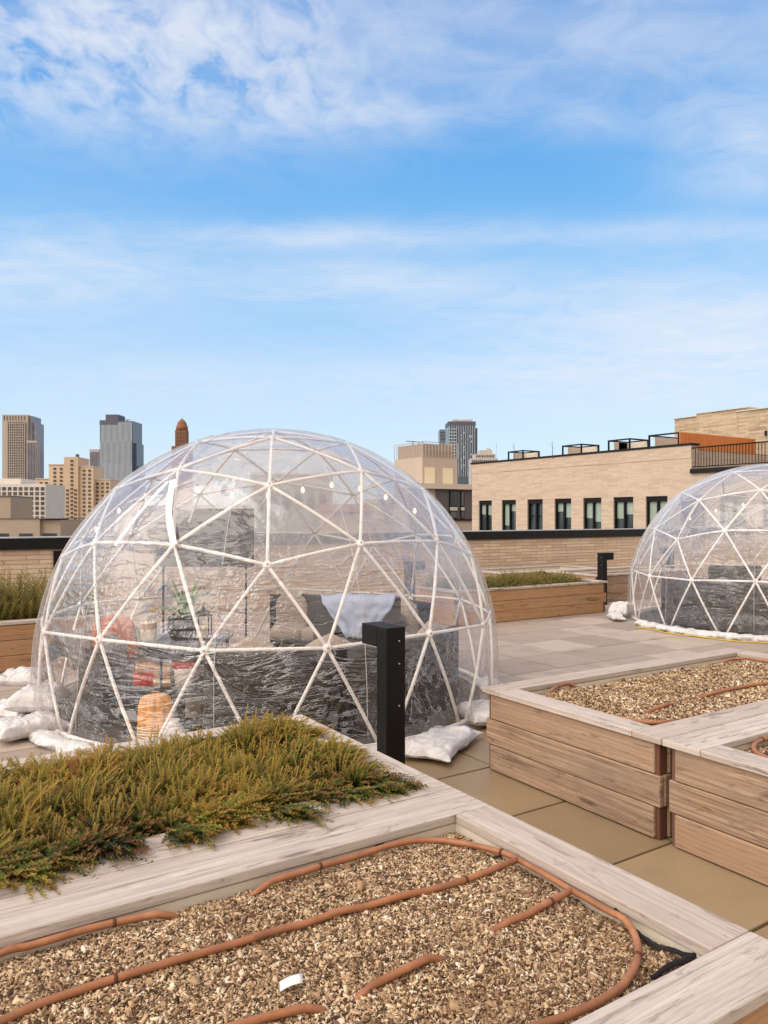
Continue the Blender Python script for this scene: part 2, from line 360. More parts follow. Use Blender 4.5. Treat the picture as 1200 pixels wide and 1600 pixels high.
tr = t.n('ShaderNodeBsdfTransparent'); tr.inputs[0].default_value = (.965, .95, .945, 1)
df = t.n('ShaderNodeBsdfDiffuse'); df.inputs[0].default_value = (.80, .76, .75, 1); t.l(bn, df.inputs['Normal'])
tl = t.n('ShaderNodeBsdfTranslucent'); tl.inputs[0].default_value = (.80, .76, .75, 1); t.l(bn, tl.inputs['Normal'])
mk = t.n('ShaderNodeMixShader'); mk.inputs[0].default_value = .5; t.l(df.outputs[0], mk.inputs[1]); t.l(tl.outputs[0], mk.inputs[2])
m1 = t.n('ShaderNodeMixShader')
strk = t.noise(t.mapping(co, (1, 1, .5), rot=(.5, .3, 0)), 3.0, 5, .6, 1.8)
away = t.math('ADD', t.math('MULTIPLY', sz.outputs[0], S_), t.math('MULTIPLY', sz.outputs[1], C_))   # far side gets most of the whitish haze painted into the film
painted_haze = t.math('MULTIPLY', t.math('ADD', t.math('MULTIPLY', t.mapr(sz.outputs[2], .45, 1.2, .03, .42, True), t.mapr(away, -.3, .7, 0, 1, True)), t.mapr(sz.outputs[2], .7, 1.6, .015, .12, True)), t.mapr(strk, .3, .7, .65, 1.3))
veil = t.math('ADD', t.math('ADD', t.mapr(lw.outputs['Facing'], .25, 1, .0, .20), painted_haze), t.math('MULTIPLY', cre, .34), clamp=True)  # highlights along the creases are painted in as extra white veil
t.l(veil, m1.inputs[0]); t.l(tr.outputs[0], m1.inputs[1]); t.l(mk.outputs[0], m1.inputs[2])
m2 = t.n('ShaderNodeMixShader'); t.l(schl, m2.inputs[0]); t.l(m1.outputs[0], m2.inputs[1]); t.l(gl.outputs[0], m2.inputs[2]); t.l(m2.outputs[0], t.out.inputs[0])
M['film'] = t.m

# ------------------------------------------------------------------ setting: ground, deck
g = MB(); g.box(-4000, 6000, -4000, 6000, -31, -30, 0); tag(g.build('ground', M['ground']), kind='structure')
d = MB(); d.box(-6, 27, -5, 11.2, -.6, -.045, 0); tag(d.build('roof_slab', M['gap']), kind='structure')
d = MB(); T = .612; x0, y0 = 2.95-T*14, 2.16-T*11
for i in range(0, 54):
    for j in range(0, 26):
        xa, ya = x0+i*T, y0+j*T
        if xa > 26 or ya > 11.1: continue
        dz = random.uniform(-.0015, .0015)
        d.box(xa+.0075, xa+T-.0075, ya+.0075, min(ya+T-.0075, 11.19), -.04, dz, random.random())
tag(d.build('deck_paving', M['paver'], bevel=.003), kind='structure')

# ------------------------------------------------------------------ parapet wall
pw = empty('parapet_wall', (0, 11.2, 0), 0, 'long cream brick parapet with black metal coping running behind both domes', 'wall')
b = MB(); b.box(-8, 27, 0, .35, -.6, 1.02, 0); b.build('brick_wall', M['brick'], pw)
b = MB(); b.box(-8, 27, -.045, .40, 1.005, 1.16, 0)
for k in range(13): b.box(-8+k*2.8, -8+k*2.8+.012, -.050, -.044, 1.003, 1.162, 0)
b.build('coping', M['coping'], pw, .004)
b = MB(); b.box(-8, 27, -.05, .405, 1.160, 1.172, 0); b.build('coping_edge', M['galv'], pw)
b = MB(); x_ = G(88, 1000).x; b.box(1.86, 1.98, -.03, -.002, .55, .98, 0); b.build('scupper', M['black'], pw)

# ------------------------------------------------------------------ planters
def planter(label, X0, X1, Y0, Y1, ztop=.47, fill=.385, wy=.185, wx=.15, mat='plank', soil='chipbed', wyn=None, wyf=None, liner=True, mat_front=None):
    wyn = wyn or wy; wyf = wyf or wy
    cx, cy = (X0+X1)/2, (Y0+Y1)/2
    e = empty('raised_planter', (cx, cy, 0), 0, label, 'planter', 'cedar planter boxes on the roof deck')
    a, b_, c_, d_ = X0-cx, X1-cx, Y0-cy, Y1-cy
    ct = .030; zc = ztop-ct; ph = (zc-.008)/3
    for side in range(4):
        m = MB()
        for k in range(3):
            z0 = .006+k*(ph+.0005); z1 = z0+ph-.0035; ins = 0.0 if k == 1 else .032
            o = .018+random.uniform(-.003, .003)
            if side == 0: m.box(a+o, a+o+.03, c_+.02+ins, d_-.02-ins, z0, z1, None, 'y', 'grain')
            if side == 1: m.box(b_-o-.03, b_-o, c_+.02+ins, d_-.02-ins, z0, z1, None, 'y', 'grain')
            if side == 2: m.box(a+.05+ins, b_-.05-ins, c_+o, c_+o+.03, z0, z1, None, 'x', 'grain')
            if side == 3: m.box(a+.05+ins, b_-.05-ins, d_-o-.03, d_-o, z0, z1, None, 'x', 'grain')
        m.build('side_panel', M[mat_front if (side == 2 and mat_front) else mat], e, .004)
    for (px, py) in ((a+.03, c_+.03), (a+.03, d_-.09), (b_-.09, c_+.03), (b_-.09, d_-.09)):
        m = MB(); m.box(px, px+.06, py, py+.06, 0, zc-.001, None, 'z', 'grain'); m.build('corner_post', M['post'], e, .003)
    def cap(x0, x1, y0, y1, al):
        m = MB(); m.box(x0, x1, y0, y1, zc, ztop, None, al, 'grain'); m.build('cap_board', M['cap'], e, .004, 2)
    cap(a, b_, c_+.0015, c_+wyn, 'x'); cap(a, b_, d_-wyf, d_-.0015, 'x')
    cap(a, a+wx, c_+wyn+.002, d_-wyf-.002, 'y'); cap(b_-wx, b_, c_+wyn+.002, d_-wyf-.002, 'y')
    li = MB(); q = .006
    li.box(a+.055, a+wx-q, c_+.055, d_-.055, .05, zc-.002); li.box(b_-wx+q, b_-.055, c_+.055, d_-.055, .05, zc-.002)
    li.box(a+wx-q+.001, b_-wx+q-.001, c_+.055, c_+wyn-q, .05, zc-.003); li.box(a+wx-q+.001, b_-wx+q-.001, d_-wyf+q, d_-.055, .05, zc-.003)
    if liner: li.build('liner', M['liner'], e)
    nx, ny = 48, 28; xa, xb, ya, yb = a+wx-q+.001, b_-wx+q-.001, c_+wyn-q+.001, d_-wyf+q-.001
    s = MB(); s.grid(lambda u, v: (xa+(xb-xa)*u, ya+(yb-ya)*v, bed_z(cx+xa+(xb-xa)*u, cy+ya+(yb-ya)*v, fill, cx+xa, cx+xb, cy+ya, cy+yb)), nx, ny)
    s.build('soil_bed', M[soil], e)
    return (cx+xa, cx+xb, cy+ya, cy+yb)
def bed_z(x, y, fill, x0, x1, y0, y1):
    e = min(x-x0, x1-x, y-y0, y1-y)
    return fill+.009*noise.noise(Vector((x*3.1, y*3.1, 1)))+.005*noise.noise(Vector((x*11, y*11, 4)))-.024*max(0, 1-e/.10)
def chips(name, label, rect, n, fill, size, xmin=-99):
    x0, x1, y0, y1 = rect; xs = max(x0, xmin)
    px = RNG.uniform(xs+.004, x1-.004, n); py = RNG.uniform(y0+.004, y1-.004, n)
    bz = np.array([bed_z(a, b, fill, x0, x1, y0, y1) for a, b in zip(px, py)])
    L = size*RNG.lognormal(0, .42, n); Wd = L*RNG.uniform(.28, .6, n); Tk = L*RNG.uniform(.08, .22, n)
    yaw = RNG.uniform(0, 2*PI, n); pt = RNG.normal(0, .5, n); rl = RNG.normal(0, .6, n)
    cu = np.array([(sx, sy, sz) for sz in (-1, 1) for sy in (-1, 1) for sx in (-1, 1)], float)
    v = cu[None]*np.stack([L, Wd, Tk], 1)[:, None]*.5
    v[:, :, 1] *= (1-.35*RNG.random((n, 8))); v[:, :, 0] *= (1-.3*RNG.random((n, 8)))
    cr, sr = np.cos(rl)[:, None], np.sin(rl)[:, None]; y = v[:, :, 1]*cr-v[:, :, 2]*sr; z = v[:, :, 1]*sr+v[:, :, 2]*cr; v[:, :, 1], v[:, :, 2] = y, z
    cp, sp = np.cos(pt)[:, None], np.sin(pt)[:, None]; x = v[:, :, 0]*cp+v[:, :, 2]*sp; z = -v[:, :, 0]*sp+v[:, :, 2]*cp; v[:, :, 0], v[:, :, 2] = x, z
    cy, sy = np.cos(yaw)[:, None], np.sin(yaw)[:, None]; x = v[:, :, 0]*cy-v[:, :, 1]*sy; y = v[:, :, 0]*sy+v[:, :, 1]*cy; v[:, :, 0], v[:, :, 1] = x, y
    v[:, :, 0] += px[:, None]; v[:, :, 1] += py[:, None]; v[:, :, 2] += (bz+RNG.uniform(.0, size*.55, n))[:, None]
    v[:, :, 0] = np.clip(v[:, :, 0], x0+.001, x1-.001); v[:, :, 1] = np.clip(v[:, :, 1], y0+.001, y1-.001)
    q = np.array([(0, 2, 3, 1), (4, 5, 7, 6), (0, 1, 5, 4), (2, 6, 7, 3), (0, 4, 6, 2), (1, 3, 7, 5)])
    Q = (q[None]+(np.arange(n)*8)[:, None, None]).reshape(-1, 4)
    tone = np.clip(RNG.beta(1.5, 1.6, n), 0, 1)
    tag(np_mesh(name, v.reshape(-1, 3), Q, M['chips'], np.repeat(tone, 6)), label, 'mulch', kind='stuff')
r1 = planter('mulched planter box nearest the camera with a curved brown hose loop on it', -.70, 1.722, .90, 2.189, fill=.428, mat_front='plank_warm', wyn=.152, wyf=.195)
planter('heather-filled planter box joined to the nearest mulched one', -.70, 1.722, 2.191, 3.42, fill=.40, wyn=.18, wyf=.13, soil='soil')
r3 = planter('mulched planter box with hose right of the black bollard, across the alley', 2.87, 5.29, 2.171, 3.395, wyf=.145, wyn=.16, wx=.145, fill=.428)
r4 = planter('mulched planter box cut off by the right edge with a pale liner showing', 2.87, 5.29, .93, 2.168, wyf=.19, wx=.145, fill=.428)
planter('long planter box of upright shrubs by the left edge behind the near dome', -1.9, 1.95, 7.87, 9.08, mat='plank_warm', fill=.40, wy=.14, wx=.14, soil='soil')
planter('planter box of low olive shrubs between the two domes', 6.2, 9.15, 7.87, 9.0, mat='plank_warm', fill=.40, wy=.12, wx=.12, soil='soil')
planter('bare planter box behind the far bollard, left of the far dome', 9.9, 12.4, 8.75, 9.95, mat='plank', fill=.40, wy=.14, wx=.14)
planter('bare planter box close to the parapet, farthest of the row between the domes', 8.9, 11.4, 9.98, 11.05, mat='plank', fill=.40, wy=.14, wx=.14)
chips('wood_chip_mulch', 'coarse tan wood chip mulch in the nearest planter box', r1, 118000, .428, .0086, .0)
chips('wood_chip_mulch', 'tan wood chip mulch in the box right of the black bollard', r3, 42000, .428, .0125)
chips('wood_chip_mulch', 'wood chip mulch in the box cut by the right edge', r4, 18000, .428, .0145)

# ------------------------------------------------------------------ drip hoses
def smooth_path(P, n=6):
    P = [Vector(p) for p in P]; Q = []
    for i in range(len(P)-1):
        a, b, c, e = P[max(i-1, 0)], P[i], P[i+1], P[min(i+2, len(P)-1)]
        for k in range(n):
            t_ = k/n
            Q.append(.5*((2*b)+(c-a)*t_+(2*a-5*b+4*c-e)*t_*t_+(3*b-a-3*c+e)*t_**3))
    Q.append(P[-1]); return Q
def hose_pts(px, z, dip0=0, dip1=0):
    P = [G(a, b, z) for a, b in px]
    Q = smooth_path(P)
    for i, q in enumerate(Q):
        q.z += .003*math.sin(i*.9)+.002*random.random()
        if q.y < 2.3 and q.x < 2.5: q.x = min(q.x, 1.553); q.y = min(q.y, 1.975)
        q.z = max(q.z, z+.003+.009*noise.noise(Vector((q.x*3.1, q.y*3.1, 1))))
    n = len(Q)
    if dip0:
        for i in range(4): Q[i].z -= .026*(1-i/4)
    if dip1:
        for i in range(4): Q[-1-i].z -= .026*(1-i/4)
    return Q
def hose(label, lst, z=.439, rad=.0092):
    e = empty('drip_hose', G(*lst[0][0][0], z), 0, label, 'hose', 'irrigation hoses lying on mulch')
    inv = e.location
    for px, d0, d1, nm in lst:
        Q = [q-inv for q in hose_pts(px, z, d0, d1)]
        m = MB(); m.tube(Q, rad, 10)
        o = m.build(nm, M['hose'], e)
        if nm == 'main_loop' or len(px) > 4:
            for k in range(9, len(Q)-4, 29):
                c = MB(); dr = (Q[k+1]-Q[k]).normalized()*.004; c.tube([Q[k]-dr, Q[k]+dr], rad*1.18, 10); c.build('emitter_band', M['post'], o)
hose('long brown drip hose looping round the nearest mulched planter box', [
    ([(392, 1390), (451, 1371), (550, 1340), (632, 1318), (675, 1315), (715, 1319), (770, 1331), (812, 1346), (900, 1386), (950, 1416), (985, 1451), (997, 1490), (982, 1530), (945, 1563), (890, 1590), (840, 1606), (780, 1625)], 1, 0, 'main_loop'),
    ([(808, 1347), (750, 1371), (700, 1385), (594, 1410), (511, 1432), (412, 1462), (236, 1517), (82, 1564), (0, 1597), (-60, 1620)], 0, 0, 'branch_line'),
    ([(899, 1389), (872, 1405), (848, 1417), (815, 1434), (758, 1452)], 0, 1, 'branch_line'),
    ([(700, 1490), (650, 1512), (600, 1535), (550, 1556)], 1, 1, 'branch_line'),
    ([(511, 1567), (451, 1582), (385, 1602), (330, 1620)], 1, 0, 'branch_line'),
    ([(280, 1422), (220, 1436), (137, 1455), (82, 1470), (0, 1490), (-50, 1502)], 1, 0, 'branch_line')])
def z6(*p): return [(740+a/2.609, 860+b/2.609) for a, b in p]
hose('thin brown hose loop half buried in the mulch across the alley', [
    (z6((420, 545), (370, 550), (325, 568), (308, 590), (325, 612), (400, 640), (520, 668), (620, 690), (720, 706), (800, 702), (840, 690)), 1, 1, 'main_loop'),
    (z6((690, 660), (760, 640), (840, 612)), 1, 1, 'branch_line'),
    (z6((900, 600), (980, 585), (1070, 562), (1210, 545)), 1, 0, 'branch_line'),
    (z6((1010, 447), (1080, 442), (1150, 447), (1240, 462)), 1, 0, 'branch_line')], z=.442, rad=.010)
hose('short bend of brown hose at the right edge of the photo', [
    (z6((1260, 760), (1200, 768), (1155, 785), (1142, 812), (1160, 835), (1210, 856), (1260, 870)), 0, 0, 'main_loop')], z=.442, rad=.010)

# crumpled weed fabric along the edge of the nearest bed, paper scrap
def fabric(label, px, wid, z0):
    P = smooth_path([G(a, b, z0) for a, b in px], 10); n = len(P)-1; c0 = P[0].copy()
    e_ = MB()
    def fn(u, v):
        p = P[min(n, int(u*n+.5))]; k = min(n-1, int(u*n)); dr = (P[k+1]-P[k]).normalized(); side = Vector((-dr.y, dr.x, 0))
        w_ = wid*(.5+.5*math.sin(PI*min(1, max(0, u)))**.5)
        q = p+side*(v-.5)*w_; q.z += .010*noise.noise(q*14)+.010*math.sin(v*PI)+.004*noise.noise(q*60)
        return q
    e_.grid(fn, n, 8); o = e_.build('weed_fabric', M['fabric_black']); so = o.modifiers.new('thick', 'SOLIDIFY'); so.thickness = .002
    tag(o, label, 'fabric', 'black fabric scraps in the planter')
fabric('crumpled black weed fabric curling up at the right corner of the near bed', [(960, 1425), (985, 1452), (1010, 1470), (1030, 1482), (1062, 1490), (1085, 1492)], .015, .432)
fabric('black fabric edge sagging beside the bottom right cap board', [(1018, 1532), (1045, 1512), (1072, 1498), (1092, 1488)], .014, .434)
fabric('thin black fabric edge along the left part of the pale liner', [(0, 1478), (60, 1455), (140, 1432), (170, 1413), (215, 1402), (265, 1392), (300, 1384)], .018, .432)
fabric('thin black fabric edge below the middle of the pale liner', [(470, 1352), (520, 1338), (570, 1325), (600, 1320)], .016, .432)
m = MB(); p = G(455, 1536, .445); m.grid(lambda u, v: (p.x+(u-.5)*.055+(v-.5)*.012, p.y+(v-.5)*.028, p.z+.004*math.sin(u*3)+.003*v), 6, 3)
o = m.build('paper_scrap', M['paper']); so = o.modifiers.new('t', 'SOLIDIFY'); so.thickness = .0006; tag(o, 'small white paper tag lying flat on the mulch', 'paper')
# dead leaves / twigs
for i, (px, py, lb) in enumerate([(430, 1430, 0)]): pass

# ------------------------------------------------------------------ plants
def sprigs(name, label, cat, n, rect, z0, hmin, hmax, mat, lean=.45, leaf=.011, per=46, edge_hang=.0, rad=.010, tone=None, clump=0, bias=(.10, 0), lift=.75, bushes=None, nw=.22):
    x0, x1, y0, y1 = rect
    bx = RNG.uniform(x0, x1, n); by = RNG.uniform(y0, y1, n)
    q_ = None
    if bushes:
        nb = len(bushes); wgt = np.array([b[2] for b in bushes])**2; wi = RNG.choice(nb, n, p=wgt/wgt.sum())
        BB_ = np.array(bushes); q_ = RNG.random(n)**.6; ab = RNG.uniform(0, 2*PI, n); rb = BB_[wi, 2]
        bx = BB_[wi, 0]+np.cos(ab)*q_*rb*.38; by = BB_[wi, 1]+np.sin(ab)*q_*rb*.38
    patch = np.array([noise.noise(Vector((a*2.2, b*2.2, 9))) for a, b in zip(bx, by)])
    patch2 = np.array([noise.noise(Vector((a*5, b*5, 3))) for a, b in zip(bx, by)])
    patch3 = np.array([noise.noise(Vector((a*9, b*9, 6))) for a, b in zip(bx, by)])
    hh = RNG.uniform(hmin, hmax, n)*(1+.6*patch2+clump*1.0*patch3)
    az = RNG.uniform(0, 2*PI, n); ln = np.abs(RNG.normal(0, lean, n))
    if q_ is not None:
        az = ab+RNG.normal(0, .35, n); ln = q_*lean*RNG.uniform(.6, 1.3, n); hh = RNG.uniform(hmin, hmax, n)*(rb/.12)**.7*(1.12-.35*q_)
    # outward lean near the rim
    ed = .13; ox = (np.clip((bx-(x1-ed))/ed, 0, 1)-np.clip(((x0+ed)-bx)/ed, 0, 1)); oy = (np.clip((by-(y1-ed))/ed, 0, 1)-np.clip(((y0+ed)-by)/ed, 0, 1))
    dx = np.cos(az)*ln+ox*edge_hang+bias[0]; dy = np.sin(az)*ln+oy*edge_hang*1.3+bias[1]
    k = per; tt = (np.arange(k)+.5)/k
    T_ = tt[None, :]
    bend = T_**1.5
    drop = (ox**2+oy**2)[:, None]*edge_hang*.9
    X = bx[:, None]+dx[:, None]*hh[:, None]*bend; Y = by[:, None]+dy[:, None]*hh[:, None]*bend
    Z = z0+hh[:, None]*T_*(1-.35*T_*ln[:, None])-drop*hh[:, None]*T_**2
    R = rad*(1.15-.75*T_)
    ph = RNG.uniform(0, 2*PI, n)[:, None]+np.arange(k)[None, :]*2.4+RNG.normal(0, .3, (n, k))
    ox_, oy_ = np.cos(ph), np.sin(ph)
    c = np.stack([X+ox_*R*.5, Y+oy_*R*.5, Z], -1).reshape(-1, 3)
    o_ = np.stack([ox_, oy_, np.full_like(ox_, lift)], -1).reshape(-1, 3)
    s_ = np.stack([-oy_, ox_, np.zeros_like(ox_)], -1).reshape(-1, 3)
    sc = (leaf*RNG.uniform(.6, 1.35, (n, k))*(1.1-.45*T_)).reshape(-1, 1)
    a = c; b = c+o_*sc*.55+s_*sc*nw; e = c+o_*sc; f_ = c+o_*sc*.55-s_*sc*nw
    V = np.stack([a, b, e, f_], 1).reshape(-1, 3)
    # stems: thin crossed strip quads
    kk = 6; ts = np.linspace(0, 1, kk+1)[None, :]
    SX = bx[:, None]+dx[:, None]*hh[:, None]*ts**1.5; SY = by[:, None]+dy[:, None]*hh[:, None]*ts**1.5
    SZ = z0+hh[:, None]*ts*(1-.35*ts*ln[:, None])-drop*hh[:, None]*ts**2
    w = .0016
    A = np.stack([SX-w, SY+w, SZ], -1); B = np.stack([SX+w, SY-w, SZ], -1)
    Vs = np.stack([A, B], 2).reshape(-1, 3)   # n,(kk+1),2
    base = len(V)
    ii = np.arange(n)[:, None]*(kk+1)*2+np.arange(kk)[None, :]*2
    Qs = np.stack([ii, ii+1, ii+3, ii+2], -1).reshape(-1, 4)+base
    Ql = np.arange(len(V)).reshape(-1, 4)
    tn = (tone or .45)+.5*patch[:, None]+.7*patch3[:, None]*clump+.25*patch2[:, None]*clump+RNG.normal(0, .13, (n, 1))+RNG.normal(0, .07, (n, k))
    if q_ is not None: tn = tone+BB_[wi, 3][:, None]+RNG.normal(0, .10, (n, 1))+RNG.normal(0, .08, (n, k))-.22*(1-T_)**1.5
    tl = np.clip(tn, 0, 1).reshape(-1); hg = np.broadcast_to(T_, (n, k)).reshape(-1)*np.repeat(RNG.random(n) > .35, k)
    col = np.stack([np.concatenate([tl, np.full(len(Qs), .8)]), np.concatenate([hg, np.zeros(len(Qs))])], 1)
    tag(np_mesh(name, np.concatenate([V, Vs]), np.concatenate([Ql, Qs]), M[mat], col), label, cat, kind='stuff')
BU = []; br = random.Random(21)
for i in range(17):
    for j in range(10):
        x_ = -.10+i*.104+br.uniform(-.035, .035); y_ = 2.315+j*.106+br.uniform(-.035, .035)
        if x_ > 1.585 or y_ > 3.31: continue
        BU.append((x_, y_, br.uniform(.085, .155), .5*noise.noise(Vector((x_*2.6, y_*2.6, 2)))+br.uniform(-.20, .20)+(.12 if y_ > 3.0 else 0)))
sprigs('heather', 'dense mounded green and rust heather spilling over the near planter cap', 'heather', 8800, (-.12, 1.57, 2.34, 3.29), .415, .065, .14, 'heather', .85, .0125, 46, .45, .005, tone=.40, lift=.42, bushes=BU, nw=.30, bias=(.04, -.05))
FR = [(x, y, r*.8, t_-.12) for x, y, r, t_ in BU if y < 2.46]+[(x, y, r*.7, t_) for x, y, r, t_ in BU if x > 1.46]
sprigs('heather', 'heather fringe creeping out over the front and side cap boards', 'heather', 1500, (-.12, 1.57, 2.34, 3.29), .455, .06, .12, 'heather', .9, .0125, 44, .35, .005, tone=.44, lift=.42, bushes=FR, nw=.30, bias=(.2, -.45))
sprigs('heather', 'few taller rusty heather spikes rising from the dense bed', 'heather', 240, (-.12, 1.50, 2.42, 3.26), .42, .10, .16, 'heather', .35, .008, 60, .5, .004, tone=.86)
sprigs('upright_shrub', 'tall spiky olive shrubs in the box by the left edge', 'shrub', 900, (-.6, 1.75, 8.05, 8.95), .38, .28, .50, 'sedge', .16, .03, 60, .3, .022)
sprigs('low_shrub', 'low bushy olive shrubs in the box between the domes', 'shrub', 2200, (6.35, 8.85, 8.0, 8.9), .38, .12, .24, 'sedge', .6, .024, 36, .6, .020, tone=.3)

# ------------------------------------------------------------------ bollards
def bollard(label, loc, rz, h=.85):
    e = empty('bollard_light', loc, rz, label, 'bollard', 'black bollard lights')
    m = MB()   # L profile: post plus head projecting to local +y
    m.box(-.062, .062, -.05, .05, .012, h, 0); m.box(-.062, .062, .0505, .21, h-.115, h, 0)
    m.build('post', M['black'], e, .003)
    m = MB(); m.box(-.085, .085, -.075, .075, 0, .012, 0); m.build('base_plate', M['black'], e, .002)
    m = MB(); m.box(-.05, .05, .07, .2, h-.121, h-.1155, 0); m.build('lamp_lens', M['porcelain'], e)
    for zz in (h-.075, h-.2, h-.43):
        m = MB(); m.lathe([(.005, 0), (.005, .003), (.002, .004)], n=10, M=Matrix.Translation((.02, -.05, zz)) @ Matrix.Rotation(PI/2, 4, 'X')); m.build('screw', M['galv'], e)
bollard('large black bollard in front of the near dome', W(611, 4.2), 0)
bollard('small black bollard between the domes, standing clear of the dome film', W(941, 12.55), -PI/2)
bollard('black bollard seen faintly through the right part of the near dome', W(640, 10.2), -PI/2)
bollard('black bollard seen through the left part of the far dome', W(1047, 14.6), 0)

# ------------------------------------------------------------------ geodesic domes
def ico3():
    V = [Vector((0, 0, 1))]; z = 1/5**.5; r = 2/5**.5
    for k in range(5): a = 2*PI*k/5; V.append(Vector((r*math.cos(a), r*math.sin(a), z)))
    for k in range(5): a = 2*PI*(k+.5)/5; V.append(Vector((r*math.cos(a), r*math.sin(a), -z)))
    V.append(Vector((0, 0, -1))); Fc = []
    for k in range(5):
        n = (k+1) % 5; Fc += [(0, 1+k, 1+n), (1+k, 6+k, 1+n), (1+n, 6+k, 6+n), (11, 6+n, 6+k)]
    P = {}; pts = []; E = set()
    def idx(p):
        p = p.normalized(); k = tuple(round(c, 4) for c in p)
        if k not in P: P[k] = len(pts); pts.append(p)
        return P[k]
    for a, b, c in Fc:
        gg = {}
        for i in range(4):
            for j in range(4-i): gg[i, j] = idx((V[a]*i+V[b]*j+V[c]*(3-i-j))/3)
        for i in range(3):
            for j in range(3-i):
                t_ = [gg[i, j], gg[i+1, j], gg[i, j+1]]
                for u, v in ((0, 1), (1, 2), (0, 2)): E.add(tuple(sorted((t_[u], t_[v]))))
    return pts, sorted(E)
ICO = ico3()
RD = 1.8; ZC = H-1.108
CAMYAW = -TH
def dome(label, cxcam, dcam, rot, seed):
    cen = W(600+F*cxcam/dcam, dcam)
    e = empty('garden_dome', cen, 0, label, 'dome', 'clear garden domes')
    # local axes: camera facing direction has azimuth 0
    def dirv(p):
        az = math.atan2(p.y, p.x); pr = math.hypot(p.x, p.y)
        A = az+rot                      # + to the camera's right
        lx, ld = pr*math.sin(A), -pr*math.cos(A)
        return Vector((lx*C_+ld*S_, -lx*S_+ld*C_, p.z))
    pts, E = ICO; P = [dirv(p)*RD for p in pts]
    keep = [i for i in range(len(pts)) if pts[i].z > -.3]
    Ek = [(a, b) for a, b in E if pts[a].z > -.3 and pts[b].z > -.3]
    Ek = [(a, b) for a, b in Ek if not (pts[a].z < -.1 and pts[b].z < -.1)]
    off = Vector((0, 0, ZC)); segs = []
    for a, b in Ek:
        p, q = P[a]+off, P[b]+off
        if pts[a].z < -.1 or pts[b].z < -.1:        # lower struts end side by side on the base rail
            if pts[a].z < -.1: p, q, a, b = q, p, b, a
            dd = (p-q); dd.z = 0; tang = Vector((-q.y, q.x, 0)).normalized(); q = q+tang*(.05 if dd.dot(tang) > 0 else -.05); q.z = .05
        segs.append((p, q))
    camloc = Vector((0, 0, H))-cen
    segs.sort(key=lambda s: ((s[0]+s[1])/2-camloc).length)
    def strut(m, p, q):
        mid = (p+q)/2; outw = (mid-off); outw.normalize(); L = (q-p).length
        pp = [p.lerp(q, k/6)+outw*(.014*math.sin(PI*k/6)) for k in range(7)]
        m.tube(pp, .0112, 8)
    for s in segs[:100]:
        m = MB(); strut(m, *s); m.build('strut', M['white'], e)
    m = MB()
    for s in segs[100:]: strut(m, *s)
    o = m.build('far_struts', M['white'], e); o['kind'] = 'stuff'
    hub = None
    for i in keep:
        if pts[i].z < -.1: continue
        n_ = P[i].normalized()
        if hub is None:
            m = MB(); m.lathe([(.027, -.012), (.029, 0), (.026, .010), (.010, .013)], n=14); hub = m.build('hub', M['white'], e); o = hub
            hb = MB(); hb.lathe([(.008, .0125), (.008, .0165), (.004, .018)], n=8); bolt0 = hb.build('bolt', M['galv'], hub)
        else:
            o = hub.copy(); C.objects.link(o); b2 = bolt0.copy(); C.objects.link(b2); b2.parent = o
        o.location = P[i]+off+n_*.004; o.rotation_euler = n_.to_track_quat('Z', 'Y').to_euler()
    # base rail
    m = MB(); ring = [Vector((1.775*math.cos(a), 1.775*math.sin(a), .035)) for a in [2*PI*k/60 for k in range(61)]]
    m.tube(ring, .018, 8); m.build('base_rail', M['white'], e)
    # film: sphere above, hanging curtain below, flaring on the paving
    nu, nv = 300, 120; sd = Vector((seed*13.1, seed*7.7, 2))
    def film(u, v):
        a = 2*PI*u; s = v
        if s < .62:
            th = (s/.62)*PI/2*1.02; r_ = RD*1.007*math.sin(th); z_ = ZC+RD*1.007*math.cos(th)
        else:
            k = (s-.62)/.38; z0 = ZC+RD*1.007*math.cos(PI/2*1.02); r_ = RD*1.007*math.sin(PI/2*1.02)+.02*math.sin(k*PI)+.085*max(0, k-.82)/.18; z_ = z0*(1-k)+.012*k
        q = Vector((r_*math.cos(a), r_*math.sin(a), z_))
        w_ = min(1, math.sin(min(1, s/.25)*PI/2))
        n1 = noise.noise(q*2.1+sd); n2 = noise.noise(Vector((q.x*5, q.y*5, q.z*2))+sd); 
        low = max(0, (s-.45)/.55)
        am = (.010*n1+.004*n2)*w_+low*.014*noise.noise(Vector((a*4.0, z_*2.2, seed)))+low*.006*noise.noise(Vector((a*16, z_*5, seed)))
        am = max(am, -.008)+.006
        rr = Vector((q.x, q.y, 0)); nrm = (q-Vector((0, 0, ZC))); nrm.z = max(nrm.z, 0) if s < .62 else 0; nrm.normalize()
        return q+nrm*am
    m = MB(); m.grid(film, nu, nv, closed_u=True); m.build('film_cover', M['film'], e)
    return e, cen
def dcam(cen, az, r, z):         # world point by azimuth from the camera-facing direction
    A = math.radians(az); lx, ld = r*math.sin(A), -r*math.cos(A)
    return Vector((cen.x+lx*C_+ld*S_, cen.y-lx*S_+ld*C_, z))
dm1, c1 = dome('large near garden dome of clear film over white struts', -.902, 6.281, .115, 1)
dm2, c2 = dome('farther garden dome cut off by the right edge', 5.263, 10.465, -1.162, 2)
